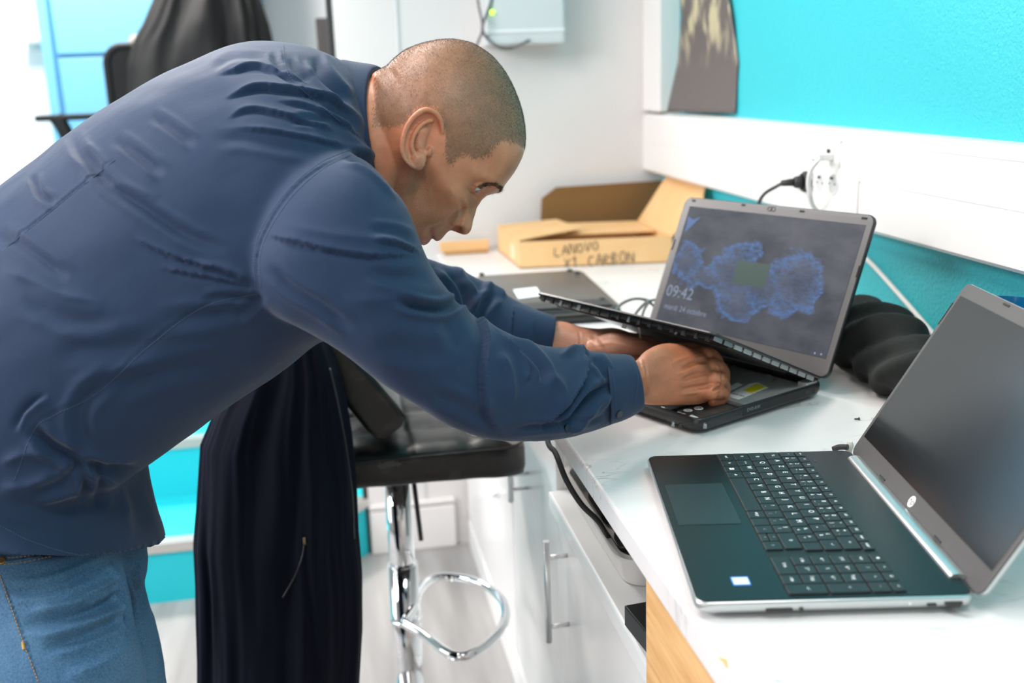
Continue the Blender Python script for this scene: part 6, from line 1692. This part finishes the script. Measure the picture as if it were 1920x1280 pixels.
# finer mesh on the side that carries the creases
bm = new_bm(); bm.from_mesh(me); bmesh.ops.subdivide_edges(bm, edges=[e for e in bm.edges if ((e.verts[0].co - CC).dot(CF) < 1.62)], cuts=1, use_grid_fill=True); bm.to_mesh(me); bm.free()
co = get_co(me); no = get_no(me); px, dep = to_px(co); front = np.clip(-(no @ np.array(CF)) * 2.5 + 0.5, 0, 1)
left_arm = (dep > 1.40) & (px[:, 0] > 690)
folds = [
    # shoulder and yoke
    ([(410, 142), (469, 124), (508, 132), (578, 165)], 7, 5, 'S'), ([(395, 128), (440, 108), (500, 112)], 7, 2.5, 'v'), ([(422, 186), (480, 165), (547, 173), (600, 184), (664, 218)], 7, 8, 'S'), ([(430, 224), (469, 206), (527, 216), (580, 232), (628, 248)], 7, 5.5, 'S'),
    ([(441, 242), (527, 251), (609, 267), (652, 277)], 7, 4.5, 'S'), ([(400, 262), (460, 262), (540, 275), (600, 285)], 10, 2.5, 'v'), ([(588, 108), (600, 140), (622, 168), (650, 195)], 9, 8, 'v'), ([(520, 190), (570, 200), (625, 226), (690, 262)], 7, 4.5, 'S'), ([(512, 96), (522, 128), (560, 172)], 6, 3, 'v'), ([(540, 112), (556, 140), (580, 158)], 7, 4, 'v'),
    ([(640, 288), (684, 300), (722, 328), (755, 362)], 8, 8, 'v'), ([(650, 232), (690, 262), (738, 312)], 8, 4, 'v'), ([(600, 200), (640, 215), (672, 240)], 7, 5, 'v'), ([(545, 226), (585, 226), (618, 222)], 7, 4, 'v'),
    # armhole and armpit pulls
    ([(484, 537), (430, 511), (332, 484), (250, 447)], 7, 6, 's'), ([(480, 540), (390, 520), (297, 503)], 6, 5, 's'), ([(482, 530), (420, 500), (360, 494)], 7, 3, 'r'), ([(488, 560), (430, 556), (380, 562)], 7, 4, 'v'), ([(505, 500), (545, 540), (610, 580), (660, 620)], 10, 4, 'v'), ([(492, 548), (470, 575), (440, 600)], 9, 3, 'v'),
    # sleeve
    ([(502, 442), (560, 456), (607, 467), (690, 479), (798, 478)], 8, 5.5, 'S'), ([(516, 420), (600, 436), (680, 446), (760, 452)], 12, 2.5, 'r'), ([(700, 452), (745, 458), (790, 474)], 6, 5, 'S'), ([(690, 430), (740, 436), (778, 452)], 8, 3, 'v'), ([(690, 505), (740, 520), (800, 515)], 11, 3.5, 'v'),
    ([(735, 560), (780, 575), (825, 580), (857, 567), (870, 552)], 8, 9, 'v'), ([(640, 560), (720, 562), (790, 545), (842, 545)], 16, 3, 'r'),
    ([(868, 548), (890, 579), (911, 633), (906, 700), (911, 775), (944, 817)], 12, 6, 'S'), ([(825, 600), (850, 625), (858, 660)], 14, 3.0, 'v'), ([(919, 620), (961, 650), (990, 692), (986, 722)], 7, 6, 's'), ([(952, 628), (985, 650), (1018, 690), (1020, 720)], 7, 5, 'v'), ([(935, 660), (955, 700), (960, 760)], 9, 4, 'r'),
    ([(1090, 655), (1096, 698), (1066, 750), (1012, 806)], 8, 9, 's'), ([(1146, 720), (1107, 744), (1080, 776), (1054, 803)], 8, 10, 'v'), ([(1050, 668), (1077, 655), (1104, 664)], 6, 6, 'r'), ([(1030, 700), (1050, 730), (1045, 770)], 10, 4, 'r'), ([(1110, 670), (1128, 690), (1140, 715)], 7, 4, 'v'), ([(1146, 742), (1120, 770), (1084, 800)], 6, 5, 'r'),
    ([(960, 805), (1020, 798), (1080, 790), (1130, 780)], 6, 3.5, 'v'), ([(800, 735), (860, 760), (930, 790)], 12, 3, 'v'), ([(700, 640), (770, 660), (840, 660)], 18, 2.5, 'v'),
    # back and flank, soft diagonals
    ([(285, 217), (325, 242), (366, 273)], 8, 4.5, 'v'), ([(217, 261), (262, 292), (308, 328)], 9, 5, 'v'), ([(133, 251), (150, 285), (172, 305), (205, 345), (273, 392), (352, 443), (425, 472)], 10, 6, 'v'), ([(61, 326), (74, 362), (104, 382)], 7, 5, 'v'), ([(0, 433), (59, 474), (129, 525)], 11, 4.5, 'v'), ([(0, 503), (59, 525), (120, 553), (200, 570)], 10, 4, 'r'),
    ([(190, 345), (240, 350), (300, 372)], 9, 2.5, 'r'), ([(40, 560), (130, 600), (220, 610)], 14, 3, 'v'), ([(100, 660), (200, 650), (300, 640)], 18, 3, 'v'), ([(200, 740), (300, 700), (420, 680)], 16, 3.5, 'v'), ([(120, 720), (220, 690), (340, 670)], 16, 3, 'r'), ([(300, 600), (400, 590), (470, 570)], 14, 3.5, 'v'),
    # waist
    ([(60, 805), (100, 838), (150, 860)], 11, 9, 'v'), ([(150, 862), (120, 905), (50, 930)], 11, 7, 'v'), ([(150, 862), (200, 878), (260, 880)], 9, 8, 'v'), ([(135, 850), (155, 890), (160, 940)], 9, 6, 'v'), ([(170, 850), (150, 800), (160, 750), (220, 700)], 14, 5, 'v'), ([(30, 810), (50, 770), (90, 740)], 11, 6, 's'),
    ([(100, 880), (60, 905), (0, 915)], 10, 5, 'r'), ([(200, 890), (230, 930), (240, 980)], 14, 5, 'r'), ([(0, 940), (100, 950), (200, 930)], 14, 4, 'v'), ([(240, 900), (255, 950), (270, 1000)], 12, 4, 'v'), ([(0, 870), (50, 850), (100, 850)], 10, 5, 'r'), ([(180, 870), (190, 900), (180, 960)], 9, 4, 'v'),
    # seams as slight steps
    ([(655, 285), (600, 312), (545, 360), (500, 425), (482, 480), (484, 542)], 3.2, 2.2, 's'), ([(527, 84), (533, 130), (560, 168), (640, 235)], 3, 1.6, 's'), ([(484, 545), (380, 570), (280, 640), (180, 730), (100, 770), (60, 800), (20, 900)], 3, 1.8, 's'), ([(220, 295), (130, 365), (0, 468)], 3, 1.6, 's'),
]
rel = fold_field(px, [(a, w, h * (1.35 if a[0][0] > 900 else 1.0), k) for a, w, h, k in folds]) * front * (~left_arm)
lf = [([(832, 500), (862, 530), (875, 560), (880, 600)], 8, 9, 'v'), ([(930, 548), (905, 575), (888, 600)], 8, 9, 'v'), ([(905, 532), (930, 540), (950, 556)], 6, 6, 'r'), ([(866, 508), (895, 530), (905, 548)], 8, 5, 'v'), ([(815, 500), (840, 540), (850, 580)], 8, 6, 'r'), ([(967, 568), (962, 600), (957, 640)], 4, 4, 's')]
rel += fold_field(px, lf) * front * left_arm
anis = vnoise(co, 11, 3.3, (0.7, 1, 1.3)) * 0.0030 + vnoise(co, 26, 9.1, (0.8, 1, 1.2)) * 0.0012
co = co + no * (rel + anis)[:, None]
set_co(me, co); lap_smooth(me, 2, None, 0.5)
shirt = link('shirt', me, 'shirt', man, True)
sb = bvh_of(shirt)
print('shirt verts', len(co))


def shell_loft(name, secs, m, parent, n=64, sub=6, ex=2.1, th=0.0022, folds_=None):
    """open cloth tube with thickness (collar, cuffs)"""
    bm = new_bm(); outer = sec_loft(new_bm(), secs, n, sub, ex, cap=False)
    O_ = [[bm.verts.new(p) for p in r] for r in outer]; I_ = []
    for r in outer:
        c = sum(r, Vector()) / len(r); I_.append([bm.verts.new(p + (c - p).normalized() * th) for p in r])
    for i in range(len(O_) - 1):
        for k in range(n):
            k2 = (k + 1) % n
            bm.faces.new((O_[i][k], O_[i][k2], O_[i + 1][k2], O_[i + 1][k])); bm.faces.new((I_[i][k], I_[i + 1][k], I_[i + 1][k2], I_[i][k2]))
    for A_, B_ in ((O_[0], I_[0]), (O_[-1], I_[-1])):
        for k in range(n): bm.faces.new((A_[k], A_[(k + 1) % n], B_[(k + 1) % n], B_[k]))
    return obj(name, bm, m, parent, True)


# collar: fold-over band round the neck, with its inner stand
collar = shell_loft('collar', [(634, 116, 700, 400, 1.28, .095, -6), (642, 112, 712, 395, 1.28, .088, -10), (668, 116, 728, 392, 1.28, .079, -14), (695, 120, 742, 388, 1.278, .073, -20), (706, 124, 750, 384, 1.276, .070, -24), (707, 128, 750, 380, 1.276, .067, -24)], 'shirt', shirt, 72, 5, 2.1, 0.003)
cb = bvh_of(collar)
cuff = shell_loft('cuff', [(1135, 668, 1141, 790, 1.305, .049), (1150, 667, 1160, 785, 1.315, .047), (1172, 667, 1182, 776, 1.332, .044), (1186, 669, 1198, 764, 1.345, .041, 6), (1187, 672, 1198, 760, 1.346, .038, 6)], 'shirt', shirt, 64, 5, 2.2, 0.003)
cu2 = bvh_of(cuff)
cuffL = shell_loft('cuff', [(962, 564, 956, 668, 1.555, .044), (985, 574, 978, 664, 1.562, .041), (1018, 586, 1012, 660, 1.575, .036), (1040, 593, 1030, 657, 1.58, .033), (1041, 596, 1031, 654, 1.58, .030)], 'shirt', shirt, 56, 5, 2.2, 0.003)
# stitching lines
for pts in ([(658, 290), (604, 318), (550, 366), (506, 430), (488, 482), (490, 542)], [(655, 281), (598, 307), (541, 356), (495, 421), (477, 478), (479, 545)]):
    seam('stitching', pts, sb, 'stitch', shirt, 0.00045, 0.0002, dash=(0.0018, 0.0009))
for pts in ([(482, 550), (380, 576), (282, 647), (182, 737), (104, 777), (64, 806), (26, 902)], [(216, 300), (128, 370), (2, 472)], [(531, 86), (537, 130), (563, 165), (640, 230)], [(0, 985), (60, 1015), (150, 1040), (230, 1035), (284, 1018)]):
    seam('stitching', pts, sb, 'stitch', shirt, 0.00042, 0.0002, dash=(0.0018, 0.0009))
seam('stitching', [(650, 125), (655, 165), (664, 215), (690, 268)], cb, 'stitch', collar, 0.0004, 0.0002, dash=(0.0018, 0.0009))
seam('stitching', [(1180, 674), (1196, 705), (1190, 762)], cu2, 'stitch', cuff, 0.0004, 0.0002, dash=(0.0016, 0.0009))
seam('stitching', [(1146, 672), (1152, 720), (1156, 780)], cu2, 'stitch', cuff, 0.0004, 0.0002, dash=(0.0016, 0.0009))
M['button'] = mat('button', (0.012, 0.018, 0.035), 0.25)
for bx_, by_, tgt, par in ((1160, 780, cu2, cuff), (1063, 808, sb, shirt)):
    d = ray(bx_, by_ - 4).normalized(); h = tgt.ray_cast(CC, d)
    if h[0] is not None:
        bm = new_bm(); n_ = h[1] if h[1].dot(d) < 0 else -h[1]; tube(bm, [h[0], h[0] + n_ * 0.0022], [0.0052, 0.0046], 20); obj('button', bm, 'button', par)
# dark shirt lining tab at the back hem
# jeans --------------------------------------------------------------------------
bm = new_bm()
sec_loft(bm, [(-130, 960, 200, 960, 1.25, .13), (-130, 1020, 210, 1010, 1.25, .13), (-130, 1080, 225, 1075, 1.25, .13), (-120, 1120, 215, 1115, 1.25, .12)], 64, 4, 2.3)
sec_loft(bm, [(-110, 1010, 215, 1000, 1.20, .070), (-115, 1080, 228, 1075, 1.19, .080), (-115, 1150, 240, 1145, 1.18, .088), (-100, 1230, 256, 1230, 1.16, .086), (-90, 1330, 266, 1330, 1.16, .082), (-70, 1500, 260, 1500, 1.16, .075), (-50, 1700, 240, 1700, 1.17, .066), (-30, 2000, 200, 2000, 1.19, .056), (-20, 2300, 170, 2300, 1.20, .052), (-15, 2560, 165, 2560, 1.2, .052)], 56, 5, 2.2)
sec_loft(bm, [(-40, 1010, 262, 1000, 1.34, .085), (-40, 1080, 271, 1070, 1.345, .088), (-30, 1150, 265, 1125, 1.35, .085), (-10, 1230, 292, 1200, 1.35, .082), (0, 1330, 308, 1300, 1.35, .078), (20, 1500, 300, 1500, 1.36, .072), (50, 1700, 290, 1700, 1.37, .064), (80, 2000, 260, 2000, 1.38, .055), (90, 2200, 245, 2200, 1.39, .052), (95, 2330, 240, 2330, 1.39, .052)], 56, 5, 2.2)
me = fuse(bm, 0.005, 5, 0.5)
bm = new_bm(); bm.from_mesh(me); bmesh.ops.subdivide_edges(bm, edges=[e for e in bm.edges if e.verts[0].co.z > 0.55], cuts=1, use_grid_fill=True); bm.to_mesh(me); bm.free()
co = get_co(me); no = get_no(me); px, dep = to_px(co); front = np.clip(-(no @ np.array(CF)) * 2.5 + 0.6, 0, 1)
jf = [([(40, 1170), (120, 1160), (200, 1130), (240, 1098)], 11, 5, 'v'), ([(60, 1140), (140, 1130), (235, 1075)], 10, 4, 'r'), ([(80, 1215), (160, 1190), (245, 1150)], 10, 3.5, 'v'), ([(20, 1110), (100, 1100), (220, 1050)], 9, 3, 'v'), ([(120, 1270), (200, 1240), (255, 1190)], 12, 3, 'r'),
      ([(225, 1045), (232, 1090), (240, 1130), (245, 1180)], 7, 6, 'v'), ([(0, 1075), (20, 1130), (45, 1200), (70, 1270)], 3.5, 1.8, 's'), ([(0, 1052), (45, 1048), (95, 1040)], 3, 1.8, 's'), ([(262, 1120), (250, 1090), (240, 1060)], 7, 5, 'v'), ([(150, 1130), (190, 1110), (230, 1085)], 6, 3, 'v')]
rel = fold_field(px, jf) * 1.7 * front + vnoise(co, 14, 1.1) * 0.004 + vnoise(co, 38, 6.1, (0.6, 0.6, 1.6)) * 0.0012
co = co + no * rel[:, None]; 
co[:, 2] = np.maximum(co[:, 2], 0.035)
set_co(me, co); lap_smooth(me, 1)
jeans = link('jeans', me, 'denim', man, True); jb2 = bvh_of(jeans)
seam('stitching', [(0, 1078), (18, 1130), (44, 1205), (72, 1278)], jb2, 'tan_thread', jeans, 0.0006, 0.0003, dash=(0.0026, 0.0012))
seam('stitching', [(0, 1058), (45, 1053), (98, 1043)], jb2, 'tan_thread', jeans, 0.0005, 0.0003, dash=(0.0026, 0.0012))
seam('stitching', [(0, 1046), (45, 1043), (90, 1036)], jb2, 'tan_thread', jeans, 0.0005, 0.0003, dash=(0.0026, 0.0012))
seam('bar_tack', [(43, 1203), (44, 1210), (45, 1217)], jb2, mat('tack', (0.6, 0.33, 0.08), 0.7), jeans, 0.0016, 0.0003)
h = jb2.ray_cast(CC, ray(3, 1051).normalized())
if h[0] is not None:
    bm = new_bm(); n_ = h[1]; tube(bm, [h[0], h[0] + n_ * 0.0015], [0.0048, 0.0035], 20); obj('rivet', bm, mat('copper', (0.45, 0.25, 0.10), 0.4, 0.8), jeans)
# shoes, below the picture
for s_, (cx, cy) in enumerate(((at(70, 2560, 1.2)), (at(165, 2330, 1.39)))[k][:2] for k in range(2)):
    bm = new_bm(); rings = []
    for dx, w_, h_ in ((-0.10, 0.025, 0.05), (-0.085, 0.036, 0.085), (0.0, 0.043, 0.095), (0.07, 0.046, 0.07), (0.14, 0.045, 0.05), (0.18, 0.03, 0.035), (0.19, 0.012, 0.02)):
        rings.append([Vector((cx + dx, cy + w_ * math.cos(a), max(0.001, h_ * 0.5 + h_ * 0.5 * math.sin(a)))) for a in [2 * math.pi * k / 24 for k in range(24)]])
    loft(bm, rings); obj('shoe', bm, 'black_matte', man, True)
